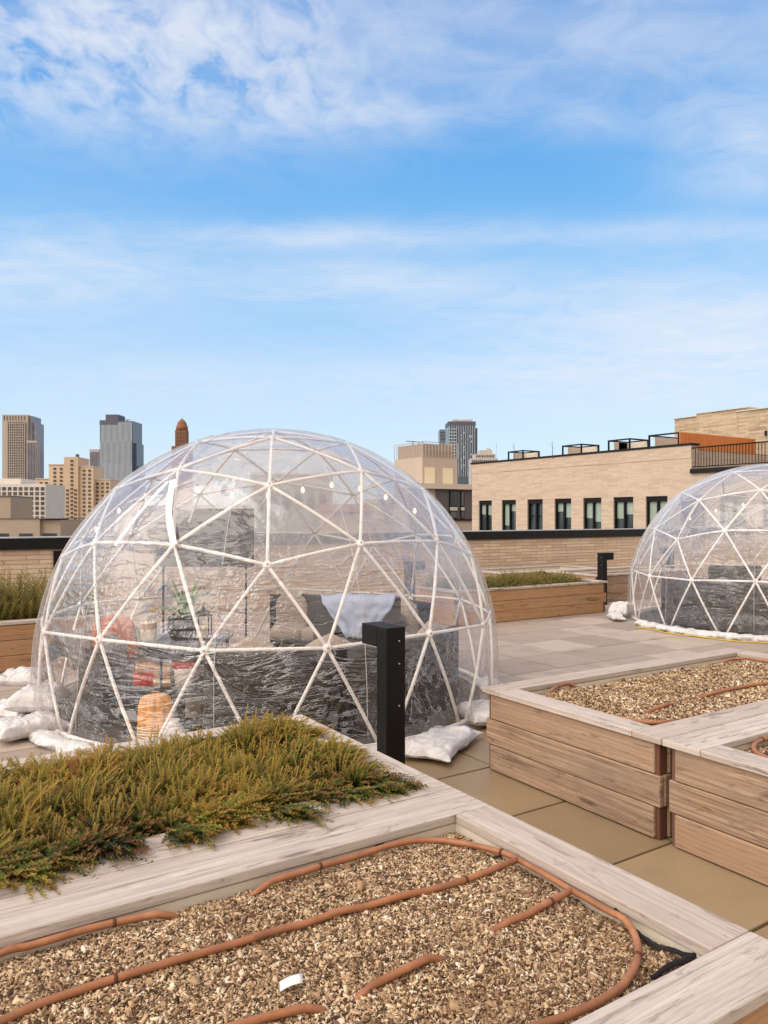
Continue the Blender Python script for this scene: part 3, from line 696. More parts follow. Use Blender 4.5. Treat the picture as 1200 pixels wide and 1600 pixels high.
# white zip straps and door seams on the near dome (parts)
def strap(e, cen, pts_az, wid, nm='zip_strap'):
    m = MB(); P = []
    for az, z in pts_az:
        r_ = math.sqrt(max(.01, (RD*1.03)**2-max(0, (z-ZC))**2)); P.append(dcam(cen, az, r_, z)-Vector((cen.x, cen.y, 0)))
    P = smooth_path(P, 5); b = len(m.v)
    for i, p in enumerate(P):
        k = min(i, len(P)-2); dr = (P[k+1]-P[k]).normalized(); nn_ = (p-Vector((0, 0, ZC))).normalized(); sd = dr.cross(nn_).normalized()
        for q in (-1, 1): m.v.append(p+sd*q*wid/2+nn_*.002); 
        for q in (-1, 1): m.v.append(p+sd*q*wid/2-nn_*.001)
    for i in range(len(P)-1):
        s = b+i*4; m.face((s, s+1, s+5, s+4)); m.face((s+2, s+6, s+7, s+3)); m.face((s, s+4, s+6, s+2)); m.face((s+1, s+3, s+7, s+5))
    m.build(nm, M['white'], e)
strap(dm1, c1, [(-14.5, 1.28), (-19, 1.48), (-24, 1.70)], .042)
strap(dm1, c1, [(-25.5, 1.69), (-28, 1.5), (-31, 1.27)], .026)
for dm_, c_d, azs in ((dm1, c1, (-3, 26, 55, 84, -34, -63, 150)), (dm2, c2, (-31, 3, 38, -66))):
    for az in azs:
        m = MB(); P = []
        for k in range(22):
            z = 2.1-k*.1
            r_ = math.sqrt(max(.02, (RD*1.012)**2-max(0, z-ZC)**2)) + (.02*(ZC-z)/ZC if z < ZC else 0)
            if z < .012: break
            p = dcam(c_d, az, r_, z)-Vector((c_d.x, c_d.y, 0)); P.append(p+Vector((.004*noise.noise(p*6), .004*noise.noise(p*7), 0)))
        m.tube(P, .0022, 5); m.build('welded_seam', M['wire'], dm_)
strap(dm2, c2, [(-18, 1.30), (-10, 1.52), (2, 1.82)], .07); strap(dm2, c2, [(3, 1.80), (12, 1.62), (22, 1.4)], .07)

# string lights along the inside of the frames
def string_lights(label, cen, lst):
    e = empty('string_lights', (cen.x, cen.y, 0), 0, label, 'string lights', 'string lights inside the domes')
    P = []
    for az, z in lst:
        r_ = math.sqrt(max(.02, (RD*.955)**2-(z-ZC)**2)); P.append(dcam(cen, az, r_, z)-Vector((cen.x, cen.y, 0)))
    Q = []
    for i in range(len(P)-1):
        for k in range(6):
            q = P[i].lerp(P[i+1], k/6); q.z -= .04*math.sin(PI*k/6); Q.append(q)
    Q.append(P[-1]); m = MB(); m.tube(Q, .0018, 6); m.build('wire', M['wire'], e)
    b0 = None
    for p in P:
        if b0 is None:
            m = MB(); m.lathe([(.002, -.045), (.010, -.038), (.014, -.026), (.011, -.012), (.006, 0)], n=10); b0 = m.build('bulb', M['bulb'], e); o = b0
            mm = MB(); mm.lathe([(.007, 0), (.007, .014), (.003, .018)], n=8); s0 = mm.build('socket', M['wire'], b0)
        else:
            o = b0.copy(); C.objects.link(o); s1 = s0.copy(); C.objects.link(s1); s1.parent = o
        o.location = p
string_lights('string of small warm bulbs arcing under the top of the near dome', c1, [(-66, 1.38), (-55, 1.52), (-44, 1.62), (-33, 1.70), (-20, 1.66), (-6, 1.62), (6, 1.62), (18, 1.66), (30, 1.70), (42, 1.68), (52, 1.62), (64, 1.52)])
string_lights('string of small warm bulbs in the far dome at the right edge', c2, [(-70, 1.45), (-55, 1.55), (-40, 1.62), (-25, 1.66), (-10, 1.68), (5, 1.66), (25, 1.6)])

# ------------------------------------------------------------------ sandbags and white ballast tubes
def bag(label, p, sx, sy, sz, rz, seed, group='white sandbags holding the domes down', z=0.0):
    m = MB(); N = 40
    for sg in (1, -1):
        b0 = len(m.v)
        for j in range(N+1):
            for i in range(N+1):
                x = -1+2*i/N; y = -1+2*j/N
                h_ = (max(0, 1-x**4)*max(0, 1-y**4))**.5
                px_ = x*(1-.10*(1-y*y)*abs(x)); py_ = y*(1-.14*(1-x*x)*abs(y))
                q = Vector((px_*sx/2, py_*sy/2, 0)); sv = Vector((seed*9, seed*4, 0))
                wr = (1-abs(noise.noise(q*6+sv))*2.6)*.22+.15*noise.noise(q*17+sv)+.10*(1-abs(noise.noise(Vector((q.x*26, q.y*9, seed))))*3)
                lump = .75+.5*noise.noise(q*4.5+sv)
                z_ = sg*sz*.8/2*h_*(lump if sg > 0 else .6)+(wr*sz*.35*min(1, h_*1.6) if sg > 0 else 0)
                q += Vector((.02*noise.noise(q*8+sv), .02*noise.noise(q*8-sv), 0))
                q.z = z_+.012*noise.noise(q*12)*(1-h_)
                if sg < 0: q.z = max(q.z, -sz*.28)
                m.v.append(q)
        for j in range(N):
            for i in range(N):
                f_ = (b0+j*(N+1)+i, b0+j*(N+1)+i+1, b0+(j+1)*(N+1)+i+1, b0+(j+1)*(N+1)+i)
                m.face(f_ if sg > 0 else f_[::-1], None, 0, True)
    o = m.build('sandbag', M['bag'])
    o.location = (p.x, p.y, z+sz*.30); o.rotation_euler = (0, 0, rz)
    return tag(o, label, 'sandbag', group)
bag('flat white sandbag right of the large black bollard', G(690, 1172), .66, .34, .15, .55, 1)
bag('white sandbag slumped behind the corner of the right planter', G(752, 1130), .42, .26, .20, 1.2, 2)
bag('small white sandbag peeking out at the right foot of the near dome', G(762, 1078), .3, .22, .14, 1.2, 3)
bag('lowest front white sandbag at the left foot of the near dome', G(42, 1150), .46, .36, .20, .2, 4)
bag('white sandbag against the film, left foot of the near dome', G(62, 1128), .42, .34, .26, 1.1, 5, z=.08)
bag('topmost white sandbag in the heap left of the near dome', G(34, 1105), .36, .28, .2, -.6, 6, z=.16)
bag('white sandbag under the heap left of the near dome', G(30, 1120), .42, .36, .2, .7, 7)
bag('upright crumpled white sandbag at the left foot of the far dome', G(972, 966), .34, .28, .34, .3, 8)
bag('low white sandbag lying before the upright one by the far dome', G(963, 969), .4, .2, .14, .9, 9)
def ballast(label, cen, a0, a1, r0, seed, rr=.07):
    n = int((a1-a0)*1.6); P = []; R = []
    for k in range(n+1):
        az = a0+(a1-a0)*k/n; p = dcam(cen, az, r0+.03*noise.noise(Vector((az*.11, seed, 0))), 0)
        P.append(Vector((p.x-cen.x, p.y-cen.y, 0))); 
    m = MB(); nn = 14; L = 0
    def fn(u, v):
        k = min(n, int(v*n+.5)); p = P[k]; rad = p.normalized(); a = 2*PI*u
        seg = abs(math.sin(k*.23+.6*math.sin(k*.07)))**.3
        r_ = rr*(.62+.42*seg)*(1+.45*noise.noise(Vector((k*.19, math.cos(a)*1.5, seed+math.sin(a)*1.5)))+.30*noise.noise(Vector((k*.6, math.cos(a)*3, seed+math.sin(a)*3))))
        if k in (0, n): r_ *= .2
        return p+rad*math.cos(a)*r_*1.25+Vector((0, 0, max(0.0, rr*.45+math.sin(a)*r_*.62)))
    m.grid(fn, nn, n, closed_u=True); o = m.build('ballast_tube', M['bag']); o.location = (cen.x, cen.y, .003)
    tag(o, label, 'ballast tube', 'white ballast tubes round the domes')
ballast('white water-filled tube round the foot of the far dome', c2, -80, 75, 1.90, 3)
ballast('white rolled film tube round the left foot of the near dome', c1, -80, 40, 1.885, 5, .06)
ballast('white rolled film tube at the right foot of the near dome', c1, 62, 92, 1.885, 8, .05)
m = MB(); m.tube([dcam(c2, a, 2.02+.03*math.sin(a*.3)+.015*math.sin(a*.9), .012) for a in range(-76, 76, 2)], .008, 6); tag(m.build('yellow_rope', M['rope']), 'thin yellow rope along the white tube of the far dome', 'rope')

# ------------------------------------------------------------------ furniture inside the domes
def softbox(m, cx, cy, cz, sx, sy, sz, rz=0, puff=.25, seed=0, tilt=0):
    Mx = Matrix.Translation((cx, cy, cz)) @ Matrix.Rotation(rz, 4, 'Z') @ Matrix.Rotation(tilt, 4, 'X')
    def fn(u, v):
        a = 2*PI*u; ph = -PI/2+PI*v; ex = .38
        c_a, s_a = math.cos(a), math.sin(a); cp, sp = max(0, math.cos(ph)), math.sin(ph)
        x = math.copysign(abs(c_a)**ex, c_a)*cp**ex; y = math.copysign(abs(s_a)**ex, s_a)*cp**ex; z = math.copysign(abs(sp)**ex, sp)
        q = Vector((x*sx/2, y*sy/2, z*sz/2*(1+puff*(1-abs(x))*(1-abs(y)))))
        q += q.normalized()*.01*noise.noise(q*9+Vector((seed, 0, 0)))
        return Mx @ q
    m.grid(fn, 28, 14, closed_u=True)
def sofa(label, cen, a0, a1, h, nseat, seatmat='cushion', r0=1.12, r1=1.52):
    mid = dcam(cen, (a0+a1)/2, (r0+r1)/2, 0); e = empty('wicker_sofa', mid, 0, label, 'sofa', 'curved wicker sofas in the domes')
    def arc(nm, ra, rb, za, zb, mat, aa=a0, ab=a1, rr=0):
        m = MB(); n = max(3, int((ab-aa)/4))
        for k in range(n):
            p = [dcam(cen, aa+(ab-aa)*(k+q)/n, r_, z)-mid for q in (0, 1) for r_ in (ra, rb) for z in (za, zb)]
            b = len(m.v); m.v += p; L0 = ra*math.radians(ab-aa)*k/n; L1 = ra*math.radians(ab-aa)*(k+1)/n
            fs = [(2, 3, 7, 6), (0, 4, 5, 1), (1, 5, 7, 3), (0, 2, 6, 4)]
            if k == 0: fs.append((0, 1, 3, 2))
            if k == n-1: fs.append((4, 6, 7, 5))
            for f_ in fs: m.face([b+i for i in f_], [(L1 if i > 3 else L0, p[i].z+(.3 if f_ in ((1, 5, 7, 3), (0, 2, 6, 4)) and i % 4 > 1 else 0)) for i in f_], 0)
        return m.build(nm, M[mat], e)
    arc('backrest', r1-.07, r1, .05, h, 'wicker'); arc('seat_base', .75, r1-.071, .05, .27, 'wicker')
    for k in range(nseat):
        aa = a0+(a1-a0)*(k+.5)/nseat; w = (r0)*math.radians((a1-a0)/nseat)
        m = MB(); p = dcam(cen, aa, r0-.02, 0)-mid; rz = math.atan2(p.y+mid.y-cen.y, p.x+mid.x-cen.x)-PI/2
        softbox(m, p.x, p.y, .34, w*.95, .52, .13, rz, .2, k); m.build('seat_cushion', M[seatmat], e)
        m = MB(); p = dcam(cen, aa, r1-.16, 0)-mid; softbox(m, p.x, p.y, .46, w*.9, .14, h-.30, rz, .5, k+5); m.build('back_cushion', M[seatmat], e)
    for aa in (a0+3, a1-3):
        m = MB(); p = dcam(cen, aa, r1-.05, 0)-mid; m.box(p.x-.02, p.x+.02, p.y-.02, p.y+.02, 0, .05, 0); m.build('leg', M['black'], e)
sofa('dark wicker sofa with its back to the camera behind the large bollard', c1, -9, 78, .60, 4)
sofa('dark wicker sofa with grey cushions at the left side of the near dome', c1, -96, -42, .52, 3, 'cushion_grey', r1=1.5)
sofa('wicker sofa at the back of the near dome with beige cushions', c1, 118, 190, .66, 4)
sofa('long dark wicker sofa with its back to the camera in the far dome', c2, -84, 36, .62, 5, 'cushion_grey')
sofa('dark wicker sofa at the right side of the far dome', c2, 44, 120, .62, 4, 'cushion_grey')
for lb, cc in (('dark round rug under the furniture of the near dome', c1), ('dark round rug on the floor of the far dome', c2)):
    m = MB(); m.lathe([(1.68, .004), (1.68, .014), (1.66, .018)], n=60); o = m.build('rug', M['rug']); o.location = (cc.x, cc.y, 0); tag(o, lb, 'rug', 'round rugs')
# near dome: low table with things on it
def at(px, d, z=0): return W(px, d, z)
tp = at(262, 5.95)
e = empty('side_table', tp, -TH, 'low grey-topped table with thin black legs in the near dome', 'table')
m = MB(); m.box(-.46, .46, -.26, .26, .48, .505, 0); m.build('table_top', M['tabletop'], e, .005)
for sx in (-.42, .42):
    for sy in (-.22, .22): m = MB(); m.tube([(sx, sy, 0), (sx, sy, .48)], .012, 8); m.build('leg', M['black'], e)
m = MB(); m.box(-.40, .40, -.2, .2, .16, .175, 0); m.build('lower_shelf', M['black'], e)
def put(name, label, cat, p, build, group=None, rz=-TH):
    e = empty(name, p, rz, label, cat, group); build(e); return e
def b_candle(e):
    m = MB(); m.lathe([(.055, 0), (.06, .01), (.06, .14), (.052, .145), (.05, .12)], n=24); m.build('jar', M['candle'], e)
    m = MB(); m.lathe([(.0615, .095), (.0625, .10), (.0625, .135), (.0615, .14)], n=24, cap=False); m.build('band', M['kraft'], e)
    m = MB(); m.tube([(0, 0, .118), (.003, 0, .16)], .002, 6); m.build('wick', M['black'], e)
put('candle', 'thick cream candle with a brown band on the low table', 'candle', at(232, 5.80, .507), b_candle)
def b_pot(e):
    m = MB(); m.lathe([(.05, 0), (.08, .02), (.105, .09), (.10, .17), (.07, .2), (.06, .19)], n=26); m.build('pot', M['black'], e)
    for k in range(11):
        a = k*2.4; L = .16+.1*((k*7) % 5)/5; m = MB()
        def fn(u, v, a=a, L=L): 
            w = .018*math.sin(PI*min(1, u*.95+.05)); r_ = .02+L*u; zz = .18+L*(1.1*u-.9*u*u)
            return (r_*math.cos(a)-(v-.5)*w*math.sin(a), r_*math.sin(a)+(v-.5)*w*math.cos(a), zz-.006*abs(v-.5))
        m.grid(fn, 8, 2); m.build('leaf', M['green'], e)
put('potted_plant', 'round black pot with strappy green leaves on the low table', 'plant', at(283, 5.85, .507), b_pot)
def b_lantern(e):
    for sx in (-.05, .05):
        for sy in (-.05, .05): m = MB(); m.tube([(sx, sy, .01), (sx, sy, .18)], .005, 6); m.build('post', M['black'], e)
    m = MB(); m.box(-.06, .06, -.06, .06, 0, .01, 0); m.build('base', M['black'], e)
    m = MB(); m.lathe([(.075, .18), (.05, .21), (.015, .235), (.006, .25)], n=4); m.build('roof', M['black'], e)
    m = MB(); m.lathe([(.03, .011), (.03, .11), (.02, .112)], n=16); m.build('candle', M['candle'], e)
put('lantern', 'small black lantern with a cream candle on the low table', 'lantern', at(318, 5.9, .507), b_lantern)
def b_pillow(e):
    m = MB(); softbox(m, 0, 0, .16, .30, .12, .30, 0, .35, 3, -.5); m.build('pillow_body', M['orangecloth'], e)
    m = MB(); m.tube([(-.12, .062, .29), (0, .064, .293), (.12, .062, .29)], .004, 6); m.build('piping', M['kraft'], e)
put('throw_pillow', 'burnt orange throw pillow leaning in the left sofa', 'pillow', at(178, 5.55, .40), b_pillow, rz=-TH+.5)
def b_fur(e):
    m = MB()
    def fn(u, v):
        x = (u-.5)*.6; y = (v-.5)*.42; 
        z = .12*math.cos((v-.5)*2.6)-.25*abs(v-.5)**2*2+.05*noise.noise(Vector((x*9, y*9, 1)))+.03*noise.noise(Vector((x*30, y*30, 1)))
        return (x+.03*noise.noise(Vector((y*9, x*3, 5))), y, z)
    m.grid(fn, 50, 30); o = m.build('throw_cloth', M['fur'], e); so = o.modifiers.new('t', 'SOLIDIFY'); so.thickness = .02
put('fur_throw', 'shaggy white throw over the left sofa in the near dome', 'throw', at(150, 5.65, .50), b_fur, rz=-TH+.9)
def b_screen(e):
    m = MB(); m.box(-.48, .48, -.012, .012, .97, 1.53, 0); m.build('panel', M['darkgrey'], e, .004)
    for sx in (-.4, .4): m = MB(); m.tube([(sx, .02, 0), (sx, .02, 1.5)], .011, 8); m.build('stand_pole', M['black'], e)
    for sx in (-.4, .4): m = MB(); m.box(sx-.02, sx+.02, -.16, .18, 0, .012, 0); m.build('foot', M['black'], e)
put('display_screen', 'dark grey rectangular screen on poles at the back of the near dome', 'screen', at(319, 7.35, 0), b_screen)
def b_plant(e):
    m = MB(); m.lathe([(.10, 0), (.13, .04), (.15, .30), (.14, .31), (.13, .27)], n=24); m.build('pot', M['porcelain'], e)
    for k in range(15):
        a = k*2.4; L = .26+.2*((k*5) % 7)/7; m = MB()
        def fn(u, v, a=a, L=L):
            w = .035*math.sin(PI*min(1, u*.93+.06)); r_ = .01+L*.55*u**1.3; zz = .28+L*1.1*u-.25*L*u*u
            return (r_*math.cos(a)-(v-.5)*w*math.sin(a), r_*math.sin(a)+(v-.5)*w*math.cos(a), zz)
        m.grid(fn, 8, 2); m.build('leaf', M['sedge'] if k % 4 == 0 else M['green'], e)
put('tall_plant', 'leafy plant in a white pot in front of the dark screen', 'plant', at(290, 6.85, .25), b_plant)
m = MB(); m.lathe([(.17, 0), (.17, .24), (.18, .25)], n=28); o = m.build('drum_stool', M['cushion']); o.location = at(290, 6.85); tag(o, 'low beige drum stool under the leafy plant', 'stool')
def b_stand(e):
    for sx in (-.13, .13):
        for sy in (-.13, .13): m = MB(); m.tube([(sx, sy, 0), (sx, sy, .56)], .009, 8); m.build('leg', M['black'], e)
    for zz in (.14, .33, .56): m = MB(); m.box(-.15, .15, -.15, .15, zz-.008, zz, 0); m.build('shelf', M['black'], e, .002)
put('plant_stand', 'slim black metal shelf stand right of the orange basket', 'shelf', at(292, 4.98), b_stand)
def b_cart(e):
    for sx in (-.15, .15):
        for sy in (-.12, .12): m = MB(); m.tube([(sx, sy, 0), (sx, sy, .32)], .008, 8); m.build('leg', M['black'], e)
    for zz in (.12, .32): m = MB(); m.box(-.17, .17, -.14, .14, zz-.008, zz, 0); m.build('shelf', M['black'], e, .002)
put('shelf_cart', 'low black wire shelf carrying the cardboard box', 'shelf', at(240, 5.15), b_cart)
def b_box(e):
    m = MB(); m.box(-.055, .055, -.055, .055, 0, .13, 0); m.build('carton', M['kraft'], e, .003)
    m = MB(); m.box(-.0565, .0565, -.058, -.0555, .03, .055, 0); m.build('tape', M['candle'], e)
put('cardboard_box', 'small brown cardboard box on the low wire shelf', 'box', at(257, 5.1, .322), b_box)
def b_bagr(e):
    m = MB(); softbox(m, 0, 0, .06, .16, .12, .11, .2, .5, 7); m.build('bag_body', M['red'], e)
    m = MB(); softbox(m, .0, 0, .12, .13, .1, .05, .5, .5, 9); m.build('bag_top', M['kraft'], e)
put('snack_bag', 'red and orange snack bag beside the cardboard box', 'bag', at(228, 5.1, .322), b_bagr)
def b_tub(e):
    m = MB(); m.lathe([(.065, 0), (.085, .14), (.088, .15), (.08, .148)], n=24); m.build('tub', M['porcelain'], e)
    m = MB(); softbox(m, .01, 0, .17, .2, .16, .06, .2, .6, 12); m.build('red_cloth', M['red'], e)
put('white_tub', 'white tub topped with red cloth on the slim black stand', 'tub', at(292, 4.95, .332), b_tub)
def b_pump(e):
    m = MB(); m.lathe([(.03, 0), (.098, .01), (.106, .05), (.108, .17), (.104, .29), (.09, .335), (.055, .352), (.02, .352)], n=72, ribs=10, ribd=.13); m.build('basket_body', M['pumpkin'], e)
    for k in range(9): m = MB(); m.lathe([(.1085, .03+k*.016), (.1115, .034+k*.016), (.1085, .038+k*.016)], n=40, cap=False); m.build('straw_band', M['candle'], e)
    m = MB(); m.tube([(-.03, 0, .352), (-.02, 0, .372), (.02, 0, .372), (.03, 0, .352)], .005, 8); m.build('handle', M['kraft'], e)
put('ribbed_basket', 'tall ribbed orange basket with pale straw bands on the floor', 'basket', at(243, 4.72), b_pump)
def b_vase(e): m = MB(); m.lathe([(.05, 0), (.075, .02), (.085, .1), (.05, .19), (.03, .21), (.035, .225)], n=26); m.build('vase_body', M['porcelain'], e)
def b_dish(e): m = MB(); m.lathe([(.06, 0), (.13, .06), (.14, .065), (.12, .05), (.05, .012)], n=26); m.build('dish_body', M['porcelain'], e)
put('white_vase', 'white vase on the floor right of the orange basket', 'vase', at(272, 4.62), b_vase)
put('white_dish', 'wide white dish on the floor beside the white vase', 'dish', at(318, 4.75, .02), b_dish)
def b_ott(e):
    m = MB(); softbox(m, 0, 0, .19, .34, .34, .26, 0, .2, 5); m.build('seat', M['cushion'], e)
    m = MB(); m.lathe([(.14, .0), (.15, .06)], n=20); m.build('foot_ring', M['black'], e)
put('ottoman', 'small beige ottoman left of the wicker sofa end', 'ottoman', at(335, 5.15), b_ott)
def b_blue(e):
    m = MB()
    def fn(u, v):
        x = (u-.5)*.66*(1-.75*v**1.2); z = .78-.34*v+.02*noise.noise(Vector((u*5, v*5, 0))); y = -.03-.05*v+.03*noise.noise(Vector((u*6, v*4, 3)))
        if v < .15: y = .09-v*.8; z = .78-.02*noise.noise(Vector((u*5, 0, 0)))
        return (x, y, z)
    m.grid(fn, 30, 20); o = m.build('blanket_cloth', M['blue'], e); so = o.modifiers.new('t', 'SOLIDIFY'); so.thickness = .008
put('blanket', 'pale blue blanket hanging to a point off the armchair back', 'blanket', at(560, 6.45), b_blue)
def b_chair(e):
    m = MB(); m.box(-.36, .36, .0, .07, .30, .765, 0); m.build('backrest', M['wicker'], e, .01)
    m = MB(); m.box(-.36, .36, .071, .62, .12, .299, 0); m.build('seat_base', M['wicker'], e, .01)
    m = MB(); softbox(m, 0, .35, .35, .56, .5, .13, 0, .2, 2); m.build('seat_cushion', M['cushion'], e)
    for sx in (-.39, .33): m = MB(); m.box(sx, sx+.06, .072, .6, .30, .56, 0); m.build('armrest', M['wicker'], e, .01)
    for sx in (-.33, .29):
        for sy in (.03, .56): m = MB(); m.box(sx, sx+.04, sy, sy+.04, 0, .12, 0); m.build('leg', M['black'], e)
put('armchair', 'dark wicker armchair under the pale blue blanket', 'armchair', at(560, 6.47), b_chair)
put('armchair', 'dark wicker armchair in the middle of the far dome', 'armchair', at(1150, 10.6), b_chair)

# ------------------------------------------------------------------ brick building on the right (faces along the grid)
XF = 30.0
bb = empty('brick_building', (XF, 28, -30), 0, 'low pale brick building with a row of dark framed windows right of centre', 'building')
BO = Vector((-XF, -28, 30))
def bbm(): return MB()
def bbox(m, x0, x1, y0, y1, z0, z1):
    b = len(m.v); m.box(x0, x1, y0, y1, z0, z1, 0); 
    for i in range(b, len(m.v)): m.v[i] = m.v[i]+BO
wins = [38.1, ] ; ratio = [1.172, 1.1029, 1.0316, .9620, .8946, .8291, .7650, .7010, .6370, .5730, .5090]
wy = [r_*XF for r_ in ratio]; WW = 1.2; ZH, ZS = 2.38, .55; YE = 21.1; ZR = 4.62
m = bbm()
lo_edges = sorted([(y-WW/2, y+WW/2) for y in wy])
bbox(m, XF, 46, YE, 36.4, ZH, 4.05)                     # wall above windows
bbox(m, XF, 46, 10, YE, ZH, 3.35)
bbox(m, XF, 46, 10, 36.4, -30, ZS)
y_ = 10
for a, b in lo_edges:
    bbox(m, XF, XF+.5, y_, a, ZS, ZH); y_ = b
bbox(m, XF, XF+.5, y_, 36.4, ZS, ZH)
bbox(m, XF-.02, XF+.5, YE, 36.4, 4.051, ZR)
bbox(m, XF+.501, 46, YE, 36.4, 4.051, 4.4)
m.build('wall', M['brick2'], bb)
m = bbm(); bbox(m, XF-.06, XF+.55, YE-.04, 36.5, ZR+.001, ZR+.10); m.build('roof_edge', M['coping'], bb)
m = bbm(); bbox(m, XF-.12, 47, 10, YE, 3.351, 3.55); m.build('terrace_slab', M['coping'], bb)
m = bbm(); bbox(m, XF+.6, 46, 21.15, 36.3, 4.401, 4.45); m.build('roof', M['roofing'], bb)
inner = bbm(); bbox(inner, XF+.51, XF+.6, 10, 36.4, ZS, ZH-.001); inner.build('window_back', M['panel_dark'], bb)
for i, y in enumerate(wy):
    m = bbm(); z0, z1 = ZS+.0, ZH-.001; f_ = .07
    if y > 36: continue
    a, b = y-WW/2+.002, y+WW/2-.002
    bbox(m, XF+.08, XF+.20, a, a+f_, z0, z1); bbox(m, XF+.08, XF+.20, b-f_, b, z0, z1); bbox(m, XF+.07, XF+.20, a+f_, b-f_, z1-.24, z1)
    bbox(m, XF+.08, XF+.20, a+f_, b-f_, z0, z0+.06); bbox(m, XF+.09, XF+.19, y-.05, y+.05, z0+.06, z1-.24)
    if i in (2,): bbox(m, XF+.10, XF+.18, a+f_, y-.05, (z0+z1)/2, (z0+z1)/2+.03); bbox(m, XF+.10, XF+.18, y+.05, b-f_, (z0+z1)/2, (z0+z1)/2+.03)
    w_ = m.build('window', M['black'], bb)
    m = bbm(); bbox(m, XF+.22, XF+.24, a+f_, b-f_, z0+.06, z1-.24); m.build('pane', M['glass_dark'], w_)
    if i not in (2, 7):
        for sgn in (0, 1):
            zz_ = z1-.24-(1.05+.45*random.random())*(.3+.7*random.random()); ya_, yb_ = (a+f_, y-.052) if sgn else (y+.052, b-f_)
            m = bbm(); bbox(m, XF+.205, XF+.215, ya_, yb_, max(zz_, z0+.07), z1-.24); m.build('blind', M['glass_green'], w_)
    m = bbm(); bbox(m, XF-.02, XF+.079, a, b, z0-.0, z0+.03); m.build('sill', M['sill'], w_)
# terrace railing
m = bbm(); bbox(m, XF+.02, XF+.07, 10, YE-.02, 4.46, 4.52); bbox(m, XF+.02, XF+.07, 10, YE-.02, 3.62, 3.66)
yy = 10.0
while yy < YE-.05: bbox(m, XF+.035, XF+.055, yy, yy+.02, 3.66, 4.46); yy += .14
m.build('railing', M['black'], bb)
m = bbm(); bbox(m, 36, 36.1, 10, YE, 3.551, 6.2); m.build('terrace_wall', M['stucco'], bb)
for k in range(7):
    m = bbm(); yy = 11+k*1.45; bbox(m, 35.93, 35.99, yy, yy+1.0, 3.8, 5.0); m.build('terrace_door', M['glass_dark'] if k % 2 else M['glass_green'], bb)
ub = empty('brick_penthouse', (44, 24, 3.55), 0, 'taller tan brick block rising above the terrace at the right edge', 'building')
m = MB()
def lb(m, o, x0, x1, y0, y1, z0, z1):
    b = len(m.v); m.box(x0, x1, y0, y1, z0, z1, 0)
    for i in range(b, len(m.v)): m.v[i] = m.v[i]-Vector(o)
Lc = (44, 24, 3.55)
lb(m, Lc, 40.3, 50, 27.8, 29.5, 3.55, 7.38); lb(m, Lc, 40, 50, 24.5, 27.79, 3.55, 7.48); lb(m, Lc, 38.8, 50, 10, 24.49, 3.55, 7.13)
m.build('wall', M['brick3'], ub)
m = MB(); lb(m, Lc, 40.2, 50, 27.82, 29.6, 7.381, 7.42); lb(m, Lc, 39.93, 50, 24.5, 27.81, 7.481, 7.53); lb(m, Lc, 38.73, 50, 10, 24.48, 7.131, 7.18); m.build('roof_edge', M['sill'], ub)
m = MB(); lb(m, Lc, 38.7, 38.79, 22.6, 22.85, 5.7, 5.95); m.build('wall_lamp', M['black'], ub)
def pergola(label, Y0, Y1, X0, X1, z0, z1, side=None):
    c = Vector(((X0+X1)/2, (Y0+Y1)/2, z0)); e = empty('pergola', c, 0, label, 'pergola', 'black framed roof cabanas')
    a, b, p, q = X0-c.x, X1-c.x, Y0-c.y, Y1-c.y; h = z1-z0; w = .07
    for x in (a, b-w):
        for y in (p, q-w): m = MB(); m.box(x, x+w, y, y+w, 0, h-w, 0); m.build('post', M['post'] if side == 'orange' else M['black'], e)
    m = MB(); m.box(a, b, p, p+w, h-w, h, 0); m.box(a, b, q-w, q, h-w, h, 0); m.box(a, a+w, p+w, q-w, h-w, h, 0); m.box(b-w, b, p+w, q-w, h-w, h, 0); m.build('top_frame', M['black'], e)
    m = MB(); m.box(a+w+.3, b-w-.04, q-w-.05, q-w-.01, 0, h-w, 0); m.build('privacy_panel', M['stucco_pale'], e)
    m = MB(); m.box(b-w-.04, b-w, p+w, q-w, 0, h-w, 0); m.build('back_panel', M['stucco_pale'], e)
    return e, c, (a, b, p, q, h)
ZB = 4.45
pergola('farthest small cabana, left end of the brick roof', 32.7, 34.0, 30.75, 32.1, ZB, 5.28)
pergola('small open cabana, second from the left on the brick roof', 28.2, 29.6, 30.7, 32.1, ZB, 5.29)
e, c, (a, b, p, q, h) = pergola('small cabana with an orange side panel on the brick roof', 24.97, 26.35, 30.6, 32.1, ZB, 5.30)
m = MB(); m.box(a+.7, b-.15, q-.12, q-.08, 0, h-.08, 0); m.build('side_panel', M['orange'], e)
e, c, (a, b, p, q, h) = pergola('long cabana with an orange slatted side at the roof corner', 22.1, 23.8, 30.5, 36.6, ZB, 5.33)
m = MB(); nn = 48
for k in range(nn): xx = a+.01+(b-a-.02)*k/nn; m.box(xx, xx+(b-a)/nn*.72, p-.05, p-.01, -.02, h-.0, random.random())
m.box(a+.02, b-.02, p-.009, p-.002, -.02, h-.08, 0); m.build('slat_screen', M['orange'], e)
# thin roof antennas
for k, (px, d_, yt, lb_) in enumerate([(803, 44, 692, 'thin bare twig-like antenna at the left end of the brick roof'), (863, 40, 690, 'thin bare antenna between two cabanas on the brick roof'), (776, 60, 692, 'thin mast behind the left end of the brick roof')]):
    p = W(px, d_, ZB if k < 2 else -30); zt = ZA(yt, d_); m = MB(); m.tube([(0, 0, 0), (.02, 0, (zt-p.z)*.6), (0, .02, zt-p.z)], [.02, .015, .006], 6)
    for s in range(3): zz = (zt-p.z)-.15-.12*s; m.tube([(0, 0, zz), (.12*(-1)**s, .05, zz+.12)], .006, 5)
    o = m.build('antenna', M['panel_dark']); o.location = p; tag(o, lb_, 'antenna', 'roof antennas')

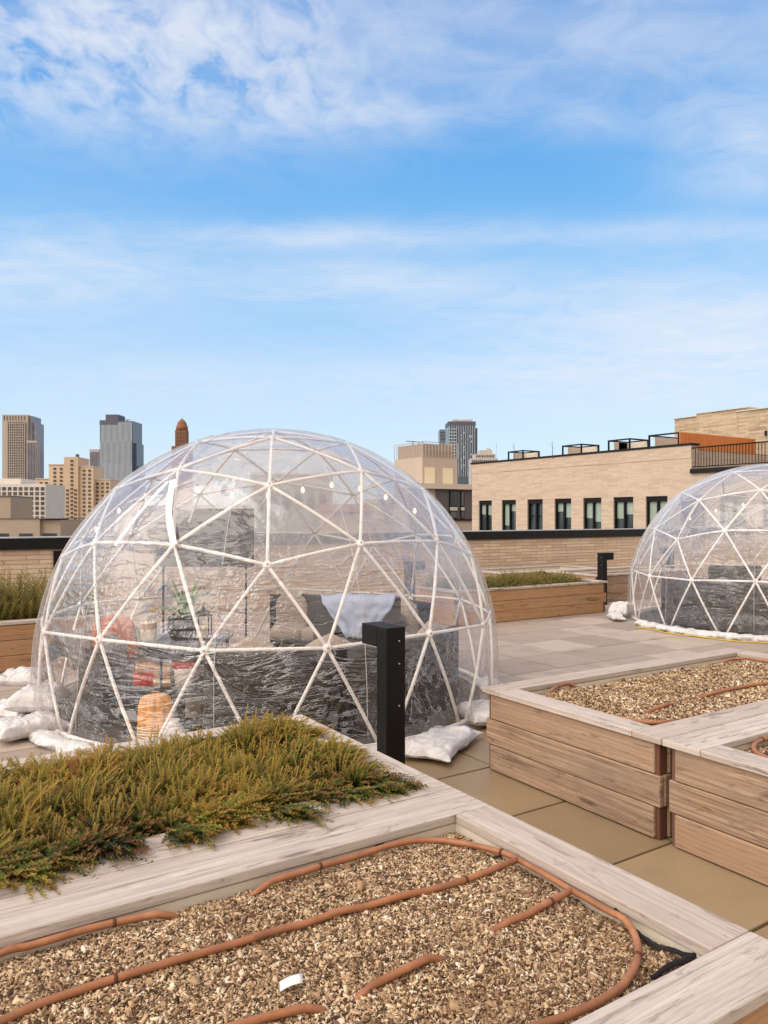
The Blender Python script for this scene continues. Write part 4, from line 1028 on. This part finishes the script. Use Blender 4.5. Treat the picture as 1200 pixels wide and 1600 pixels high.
# ------------------------------------------------------------------ generic far building helper: local x = camera right, y = away
def far_e(name, label, px, d, zb=-30, yaw=0.0, cat='building', group=None):
    return empty(name, W(px, d, zb), -TH+yaw, label, cat, group)
class FB:
    def __init__(s, e, px, d, zb=-30): s.e = e; s.px = px; s.d = d; s.zb = zb
    def X(s, px): return (px-s.px)*s.d/F
    def Z(s, py): return ZA(py, s.d)-s.zb
    def box(s, m, p0, p1, yt, yb, y0, y1, r=0):
        m.box(s.X(p0), s.X(p1), y0, y1, (0 if yb is None else s.Z(yb)), s.Z(yt), r); return m
# middle beige building
e = far_e('beige_building', 'beige building with rooftop fence and dark panelled windows left of the brick facade', 660, 60, yaw=TH)
# grid aligned: local axes = world axes; corner at origin
def lx(px, Yw): t_ = (px-600)/F; return Yw*(S_+t_*C_)/(C_-t_*S_)
Y0w = e.location.y; X0w = e.location.x
m = MB(); m.box(0, 3.5, 0, 4.0, 0, 36.1, 0); m.box(-2.2, 9.5, -1.3, -.0, 0, 33.55, 0); m.build('wall', M['stucco'], e)
m = MB(); m.box(-2.25, 9.6, -1.7, -.01, 33.551, 33.95, 0); m.build('balcony_slab', M['stucco_pale'], e)
m = MB(); m.box(.3, 9.4, -1.36, -1.305, 31.2, 33.5, 0); m.build('panel_band', M['panel_dark'], e)
for xa, xb in ((1.6, 2.35), (2.7, 3.05), (4.05, 4.6), (4.68, 5.3)):
    m = MB(); m.box(xa, xb, -1.44, -1.362, 31.25, 33.45, 0); w_ = m.build('window', M['black'], e)
    m = MB(); m.box(xa+.06, xb-.06, -1.46, -1.441, 32.25, 33.38, 0); m.box(xa+.06, xb-.06, -1.46, -1.441, 31.3, 31.8, 0); m.build('pane', M['glass_dark'], w_)
    m = MB(); m.box(xa+.02, xb-.02, -1.50, -1.441, 31.88, 32.15, 0); m.build('spandrel', M['sill'], w_)
m = MB(); m.box(.25, 9.45, -1.45, -1.361, 31.08, 31.19, 0); m.build('sill_band', M['black'], e)
m = MB(); m.box(.2, 1.2, -.05, -.003, 34.0, 35.3, 0); m.build('access_door', M['candle'], e)
m = MB(); m.box(2.0, 3.0, -.05, -.003, 34.0, 35.3, 0); m.build('access_door', M['candle'], e)
m = MB(); m.box(.3, 3.3, .3, 3.9, 36.101, 37.2, 0); m.build('roof_unit', M['tanroof'], e)
m = MB()
for k in range(12): m.box(-.02+k*.32, .02+k*.32, -.03, 0.01, 36.11, 37.35, 0); m.box(-.03, .01, -.02+k*.36, .02+k*.36, 36.11, 37.35, 0)
m.box(0, 3.52, -.025, .005, 37.3, 37.34, 0); m.box(0, 3.52, -.025, .005, 36.7, 36.73, 0); m.box(-.025, .005, 0.01, 4, 37.3, 37.34, 0); m.build('roof_fence', M['towerpale'], e)
m = MB(); m.box(.25, 2.0, 2.6, 2.65, 37.55, 37.6, 0); m.tube([(.9, 2.6, 37.2), (.9, 2.6, 37.55)], .03); m.tube([(1.5, 2.6, 37.2), (1.5, 2.6, 37.55)], .03); m.build('roof_frame', M['black'], e)
# buildings seen through the near dome
e = far_e('pale_green_building', 'pale greenish building seen through the middle of the near dome', 450, 75, yaw=.2); f = FB(e, 450, 75)
m = MB(); f.box(m, 396, 520, 742, None, 0, 8); m.build('wall', m_plain('pale_green_render', srgb(158, 160, 146), .9, .06, .5, .1), e)
m = MB(); f.box(m, 394, 522, 739, 742, -.3, 8.2); m.build('roof_edge', M['sill'], e)
for k in range(6): m = MB(); f.box(m, 404+k*19, 414+k*19, 765, 795, -.1, -.01); w_ = m.build('window', M['farwin'], e)
e = far_e('red_roofed_building', 'low building with a reddish roof seen through the right of the near dome', 550, 70); f = FB(e, 550, 70)
m = MB(); f.box(m, 500, 600, 800, None, 0, 7); m.build('wall', M['stucco'], e)
m = MB(); f.box(m, 498, 575, 788, 800, -.4, 7); m.build('roof', m_plain('red_roofing', srgb(168, 112, 104), .9, .1, .5, .1), e)
e = far_e('grey_block', 'grey building seen through the left of the near dome', 330, 90); f = FB(e, 330, 90)
m = MB(); f.box(m, 225, 392, 790, None, 0, 9); m.build('wall', M['tanroof'], e)
for k in range(8): m = MB(); f.box(m, 236+k*19, 246+k*19, 798, 812, -.1, -.01); m.build('window', M['farwin'], e)

# ------------------------------------------------------------------ near tan bulkheads on the left
e = far_e('tan_bulkhead', 'flat tan rooftop bulkhead just above the black coping at the left edge', 50, 55); f = FB(e, 50, 55)
m = MB(); f.box(m, -40, 62, 811, None, 0, 5); f.box(m, 62.05, 92, 812.5, None, .3, 5); m.build('wall', M['tanroof'], e)
m = MB(); f.box(m, -41, 92.5, 809.8, 811, -.06, 5.1); m.build('roof_edge', M['panel_dark'], e)
for a_, b_ in ((-10, 14), (30, 51), (64, 86)): m = MB(); f.box(m, a_, b_, 833.5, 838.5, -.05 if a_ < 60 else .25, -.005 if a_ < 60 else .295); m.build('window', M['glass_dark'], e)
e = far_e('brown_bulkhead', 'plain brown bulkhead at the left edge in front of the white grid building', 5, 80); f = FB(e, 5, 80)
m = MB(); f.box(m, -50, 16.5, 776, None, 0, 5); m.build('wall', M['tanroof'], e); m = MB(); f.box(m, -51, 17, 774.5, 776, -.1, 5.1); m.build('roof_edge', M['panel_dark'], e)
# white grid building
e = far_e('white_grid_building', 'white building with a regular grid of dark windows below the left tower', 35, 260); f = FB(e, 35, 260)
m = MB(); f.box(m, -40, 71, 756, None, 0, 16); f.box(m, -40, 26, 747, 756, 3, 14); m.build('wall', M['whitegrid'], e)
for j in range(7):
    for i in range(9):
        m = MB(); x_ = -5+i*8.6; f.box(m, x_, x_+5.6, 761+j*7.6, 761+j*7.6+5.4, -.12, -.02); w_ = m.build('window', M['farwin'] if (i+j*3) % 5 else M['panel_dark'], e)
# stepped apartment house
e = far_e('tan_apartment', 'stepped tan brick apartment house with many small windows at the left', 110, 480); f = FB(e, 110, 480)
m = MB()
for a_, b_, yt, dy in ((48.6, 73.9, 748, 6), (74, 99.9, 726, 2), (122.2, 143.9, 729, 2), (144, 167, 749, 6)): f.box(m, a_, b_, yt, None, dy, dy+18)
m.build('wall', M['apartment'], e)
m = MB(); f.box(m, 100, 122, 714, None, 0, 18); m.build('tower_bay', M['apartment_dark'], e)
m = MB(); f.box(m, 115, 118, 709, 714, 3, 6); m.build('roof_tank', M['panel_dark'], e)
m = MB()
for a_, b_, yt, dy in ((48.6, 73.9, 748, 6), (74, 99.9, 726, 2), (122.2, 143.9, 729, 2), (144, 167, 749, 6)): f.box(m, a_-.3, b_+.3, yt-1.2, yt, dy-.5, dy+18.2)
m.build('cornice', M['stucco_pale'], e)
wlist = []
for cx_, yt, dy in ((57.5, 748, 6), (66, 748, 6), (83.5, 726, 2), (93.5, 726, 2), (112.3, 714, 0), (105.5, 760, 0), (118, 760, 0), (129.5, 729, 2), (138, 729, 2), (147, 749, 6), (154.5, 749, 6), (162.5, 749, 6)):
    y_ = yt+4.5
    while y_ < 833: wlist.append((cx_, y_, dy)); y_ += 6.25
random.Random(3).shuffle(wlist)
rest = MB()
for i, (cx_, y_, dy) in enumerate(sorted(wlist[:100])+wlist[100:]):
    m = MB() if i < 100 else rest; f.box(m, cx_-1.9, cx_+1.9, y_, y_+3.1, dy-.5, dy-.05)
    if i < 100: m.build('window', M['farwin'], e)
o = rest.build('more_windows', M['farwin'], e); o['kind'] = 'stuff'
# left tower
e = far_e('tan_framed_tower', 'tall tan-framed tower at the far left', 30, 1500, yaw=.05); f = FB(e, 30, 1500)
m = MB(); f.box(m, 4, 43, 648, None, 0, 45); m.build('stone_frame', M['toweramber'], e)
m = MB(); f.box(m, 13, 40, 659, 760, -2, -.2); m.build('window_wall', M['towergrid'], e)
m = MB()
for k in range(9): f.box(m, 13+k*3.25, 13.8+k*3.25, 659, 760, -4, -2.1)
for k in range(24): f.box(m, 13, 40, 662+k*4, 662.9+k*4, -3.4, -2.2)
m.build('mullions', M['toweramber'], e)
m = MB(); f.box(m, 43.1, 48, 649, None, 6, 50); f.box(m, 48.05, 52.5, 659, None, 10, 50); m.build('side_wing', M['towergrid'], e)
m = MB(); f.box(m, 44, 59.6, 689, None, -8, 5.5); m.build('front_wing', M['toweramber'], e)
m = MB()
for k in range(6): f.box(m, 45.4+k*2.4, 46.6+k*2.4, 692, 760, -10, -8.2)
m.build('wing_windows', M['towergrid'], e)
m = MB(); f.box(m, .5, 3.9, 660, None, 10, 40); m.build('rear_wing', M['towergrid'], e)
m = MB()
for k in range(8): f.box(m, 7+k*4.4, 7.5+k*4.4, 649.5, 657, -1.5, -.1)
m.build('crown_fins', M['panel_dark'], e)
# blue ribbed tower
e = far_e('blue_ribbed_tower', 'blue-grey ribbed glass tower left of the near dome', 183, 1500, yaw=-.05); f = FB(e, 183, 1500)
m = MB(); f.box(m, 155.5, 208, 658, None, 0, 50); f.box(m, 208.1, 212, 692, None, 8, 45); f.box(m, 212.1, 216, 727, None, 8, 40); m.build('glass_body', M['towerglass'], e)
m = MB(); f.box(m, 163, 183, 647, 658, 5, 40); f.box(m, 155.3, 184, 656.5, 664, -1, -.1); m.build('crown', M['towerdark'], e)
m = MB()
rr = random.Random(5)
for k in range(26):
    x_ = 158+k*1.92; f.box(m, x_, x_+.72, 664 if x_ < 184 else 660, 690, -1.8, -.15)
    f.box(m, x_-.5, x_+.2, 690.2, 724, -3.0, -.15); f.box(m, x_+.1, x_+.85, 724.2, 800, -4.2, -.15)
m.build('facade_ribs', M['towerrib'], e)
m = MB(); f.box(m, 192, 200, 654.5, 655.6, 10, 12); f.box(m, 195, 196, 655.6, 658, 10, 12); m.build('roof_crane', M['towerdark'], e)
e = far_e('slim_pale_tower', 'slim pale tower just left of the blue ribbed tower', 147, 1700); f = FB(e, 147, 1700)
m = MB(); f.box(m, 140, 154.5, 702, None, 0, 30); m.build('wall', M['towerpale'], e)
m = MB()
for k in range(6): f.box(m, 141+k*2.3, 142+k*2.3, 706, 770, -1.5, -.2)
m.build('window_strips', M['towergrid'], e)
# brown clock-tower like spire
e = far_e('brown_spire_tower', 'old brown stone tower with a domed top above the near dome', 281, 1400); f = FB(e, 281, 1400)
m = MB(); f.box(m, 273.5, 290.5, 672, None, 0, 20); f.box(m, 267.5, 273.4, 697, None, 2, 20); f.box(m, 290.6, 297, 699, None, 2, 20); m.build('wall', M['brown'], e)
m = MB(); w = f.X(290.5)-f.X(273.5); cxm = f.X(282)
m.lathe([(w*.56, f.Z(672)), (w*.56, f.Z(666)), (w*.5, f.Z(665)), (w*.44, f.Z(661)), (w*.33, f.Z(657.5)), (w*.16, f.Z(654.8)), (w*.05, f.Z(653.5)), (w*.02, f.Z(651.5))], cxm, 10, 8); m.build('domed_top', M['brown'], e)
m = MB()
for k in range(3):
    for j in range(5): f.box(m, 276+k*5, 278+k*5, 675+j*6, 678.5+j*6, -.8, -.1)
m.build('window_slots', M['farwin'], e)
# dark glass towers
e = far_e('dark_glass_tower', 'dark glass tower behind the beige building', 718, 1300, yaw=.04); f = FB(e, 718, 1300)
m = MB(); f.box(m, 701, 743, 665, None, 0, 45); f.box(m, 743.1, 747, 668, None, 6, 40); m.build('glass_body', M['steelglass'], e)
m = MB(); f.box(m, 700.5, 743.5, 658.5, 665, -.6, 45); m.build('crown', M['towerdark'], e)
m = MB()
for a_, b_ in ((709, 714), (715, 722), (724, 728), (730, 740)): f.box(m, a_, b_, 653.5+(a_ % 3)*.8, 658.4, 10, 30)
m.build('roof_plant', M['towerpale'], e)
m = MB()
for k in range(12): f.box(m, 702+k*3.6, 702.5+k*3.6, 665, 745, -1.6, -.2)
for k in range(16): f.box(m, 701, 713, 670+k*5, 670.8+k*5, -1.5, -.3)
rr = random.Random(9)
for k in range(26): a_ = rr.choice((720, 724, 733, 736)); b0 = 672+rr.random()*60; f.box(m, a_, a_+1.5, b0, b0+2.5, -1.3, -.35)
m.build('mullions', M['towerrib'], e)
e = far_e('grey_green_tower', 'plain grey-green tower attached left of the dark glass tower', 694, 1400); f = FB(e, 694, 1400)
m = MB(); f.box(m, 687, 700.8, 671, None, 0, 40); m.build('wall', m_plain('grey_green_glass', srgb(112, 120, 124), .3, .1, .05, 0), e)
m = MB()
for k in range(14): f.box(m, 687, 700.8, 675+k*5, 676+k*5, -1, -.2)
m.build('floor_bands', M['towerdark'], e)
e = far_e('ziggurat_block', 'small stepped beige block right of the dark glass tower', 757, 900); f = FB(e, 757, 900)
m = MB(); f.box(m, 736, 778, 716, None, 0, 25); f.box(m, 742, 775, 709, 716, 2, 24); f.box(m, 750, 770, 703, 709, 4, 22); f.box(m, 762, 768, 700, 703, 6, 15); m.build('wall', M['towerpale'], e)
m = MB()
for k in range(13): f.box(m, 737.5+k*3.1, 739+k*3.1, 719, 730, -1, -.2)
for k in range(7): f.box(m, 744.5+k*4.2, 746.5+k*4.2, 711, 714, 1.2, 1.9)
m.build('window_slots', M['farwin'], e)
# low distant roofs closing the horizon
rr = random.Random(12)
for k, (px, yt, d_, lab) in enumerate([(175, 786, 700, 'low distant tan block in front of the blue ribbed tower'), (232, 792, 620, 'low distant block seen through the left rim of the near dome'), (612, 780, 420, 'low distant block left of the beige building'), (672, 800, 300, 'low distant block behind the beige building')]):
    e = far_e('distant_block', lab, px, d_, yaw=rr.uniform(-.2, .2), group='low distant blocks'); f = FB(e, px, d_)
    m = MB(); f.box(m, px-38, px+38, yt, None, 0, 20); m.build('wall', M['towerpale'] if k % 2 else M['stucco'], e)
    for i in range(8): m = MB(); f.box(m, px-33+i*9, px-29+i*9, yt+6, yt+10, -.6, -.1); m.build('window', M['farwin'], e)

# ------------------------------------------------------------------ light, sky, camera
SUN_EL, SUN_AZ = math.radians(42), math.radians(-62)   # azimuth of the direction to the sun: measured from camera back direction
back = Vector((-S_, -C_, 0)); rgt = Vector((C_, -S_, 0))
sd = back*math.cos(SUN_AZ)+rgt*math.sin(SUN_AZ); sd = Vector((sd.x*math.cos(SUN_EL), sd.y*math.cos(SUN_EL), math.sin(SUN_EL)))
L = bpy.data.lights.new('sun', 'SUN'); L.energy = 2.7; L.angle = math.radians(80); L.color = (1, .93, .84)
lo = bpy.data.objects.new('sun', L); C.objects.link(lo); lo.rotation_euler = sd.to_track_quat('Z', 'Y').to_euler()
w = bpy.data.worlds.new('World'); scene.world = w; w.use_nodes = True; nt = w.node_tree; nt.nodes.clear()
t = NT.__new__(NT); t.t = nt; t.m = w; t.out = nt.nodes.new('ShaderNodeOutputWorld')
sky = t.n('ShaderNodeTexSky', sky_type='NISHITA'); sky.sun_disc = False; sky.sun_elevation = SUN_EL
sky.sun_rotation = math.atan2(sd.x, sd.y); sky.altitude = 0; sky.air_density = 1.1; sky.dust_density = .6; sky.ozone_density = 2.2
gen = t.n('ShaderNodeTexCoord').outputs['Generated']
# turn the sky direction so that +y is the viewing azimuth, then lay clouds on a flat layer overhead
rot = t.mapping(gen, rot=(0, 0, TH)); sp = t.n('ShaderNodeSeparateXYZ'); t.l(rot, sp.inputs[0])
X, Y, Z = sp.outputs
zz = t.math('ADD', t.math('MAXIMUM', Z, 0.0), .10)
cb = t.n('ShaderNodeCombineXYZ'); t.l(t.math('DIVIDE', X, zz), cb.inputs[0]); t.l(t.math('DIVIDE', Y, zz), cb.inputs[1]); cb.inputs[2].default_value = 0
pl = cb.outputs[0]
wis = t.noise(t.mapping(pl, (.55, 1.25, 1), loc=(3.1, 1.7, 0)), 1.0, 9, .6, .7)
fine = t.noise(t.mapping(pl, (3.2, 4.6, 1), rot=(0, 0, .5)), 1.6, 5, .6, .8)
rip = t.noise(t.mapping(pl, (15, 10.5, 1), rot=(0, 0, .6)), 1.0, 4, .55, .5)
# elevation and heading of the direction
hd = t.math('DIVIDE', X, t.math('MAXIMUM', Y, .05)); el = t.math('DIVIDE', Z, t.math('MAXIMUM', Y, .05))
def blob(cx, cy, sx, sy, amp):      # a soft bank of cloud at a heading / elevation
    a_ = t.math('DIVIDE', t.math('SUBTRACT', hd, cx), sx); b_ = t.math('DIVIDE', t.math('SUBTRACT', el, cy), sy)
    q = t.math('ADD', t.math('MULTIPLY', a_, a_), t.math('MULTIPLY', b_, b_))
    return t.math('MULTIPLY', t.math('POWER', 2.718, t.math('MULTIPLY', q, -1.0)), amp)
def P_(px, py): return ((px-600)/F, (HZ-py)/F)
banks = [(P_(80, 70), .22, .10, 1.0), (P_(380, 120), .23, .095, .95), (P_(230, 20), .3, .06, .6), (P_(600, 175), .16, .03, .6), (P_(950, 50), .28, .085, .8), (P_(1170, 225), .10, .07, .8), (P_(940, 190), .08, .03, .35),
         (P_(500, 370), .16, .018, .75), (P_(60, 420), .2, .06, .85), (P_(560, 440), .18, .035, .6), (P_(950, 360), .35, .018, .4), (P_(1130, 520), .3, .075, 1.1), (P_(900, 610), .35, .04, .4), (P_(250, 590), .35, .05, .3)]
tot = None
for (c_, sx, sy, am) in banks:
    b_ = blob(c_[0], c_[1], sx, sy, am); tot = b_ if tot is None else t.math('ADD', tot, b_)
front = t.mapr(Y, .02, .25)
tot = t.math('MULTIPLY', tot, front)
up = t.mapr(el, .44, .56, 0, 1, True)
tex = t.math('ADD', t.math('MULTIPLY', t.mapr(wis, .30, .70), .75), t.math('MULTIPLY', t.mapr(fine, .35, .7), .5))
ripm = t.math('MULTIPLY', up, t.mapr(hd, .12, -.15, 0, .9, True))
ripv = t.mapr(rip, .36, .66, .0, 1.6)
tex = t.math('ADD', t.math('MULTIPLY', tex, t.math('SUBTRACT', 1.0, ripm)), t.math('MULTIPLY', ripm, t.math('ADD', t.math('MULTIPLY', ripv, .42), t.math('MULTIPLY', t.mapr(wis, .32, .62), .40))))
cloud = t.math('MULTIPLY', tot, tex)
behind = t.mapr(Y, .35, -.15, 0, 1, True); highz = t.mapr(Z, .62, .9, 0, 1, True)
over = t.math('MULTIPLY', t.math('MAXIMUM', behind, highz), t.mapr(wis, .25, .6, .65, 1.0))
cloud = t.math('MULTIPLY', t.math('SUBTRACT', 1.0, t.math('POWER', 2.718, t.math('MULTIPLY', cloud, -1.25))), .98, clamp=True)
# clear-air colour of the Nishita sky, a little deeper blue; whitening towards the horizon comes from thin haze cloud
K = .11*2**.35
def sc(r, g, b): q = srgb(r, g, b); return (q[0]/K/10, q[1]/K/10, q[2]/K/10, 1)
grad = t.ramp(Z, [(0, sc(224, 235, 247)), (.1, sc(208, 228, 249)), (.2, sc(182, 216, 250)), (.3, sc(142, 200, 248)), (.42, sc(98, 175, 241)), (.56, sc(66, 148, 226)), (.8, sc(70, 140, 215))])
grad = t.mix(1.0, grad, (10, 10, 10, 1), 'MULTIPLY')
nish = t.mix(1.0, sky.outputs[0], (1.3, 1.55, 1.62, 1), 'MULTIPLY')
deep = t.mix(.82, nish, grad)
hz_ = t.math('MULTIPLY', t.mapr(Z, 0, .46, 1, 0, True), .9)
white = (6.2, 6.35, 6.75, 1)
base = deep
col = t.mix(cloud, base, white)
col = t.mix(over, col, (8.4, 7.3, 6.35, 1))  # unseen warm overcast added behind and overhead to brighten and warm the scene
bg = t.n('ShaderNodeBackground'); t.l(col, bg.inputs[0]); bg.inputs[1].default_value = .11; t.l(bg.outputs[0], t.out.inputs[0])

cam = bpy.data.cameras.new('camera'); co_ = bpy.data.objects.new('camera', cam); C.objects.link(co_)
co_.location = (0, 0, H); co_.rotation_euler = (PI/2, 0, -TH); cam.sensor_fit = 'HORIZONTAL'; cam.sensor_width = 36; cam.lens = 36*F/1200; cam.shift_y = (HZ-800)/1200
cam.clip_start = .05; cam.clip_end = 20000
scene.camera = co_
scene.view_settings.view_transform = 'Standard'; scene.view_settings.look = 'None'; scene.view_settings.exposure = .35; scene.view_settings.gamma = 1
scene.cycles.transparent_max_bounces = 24; scene.cycles.max_bounces = 8
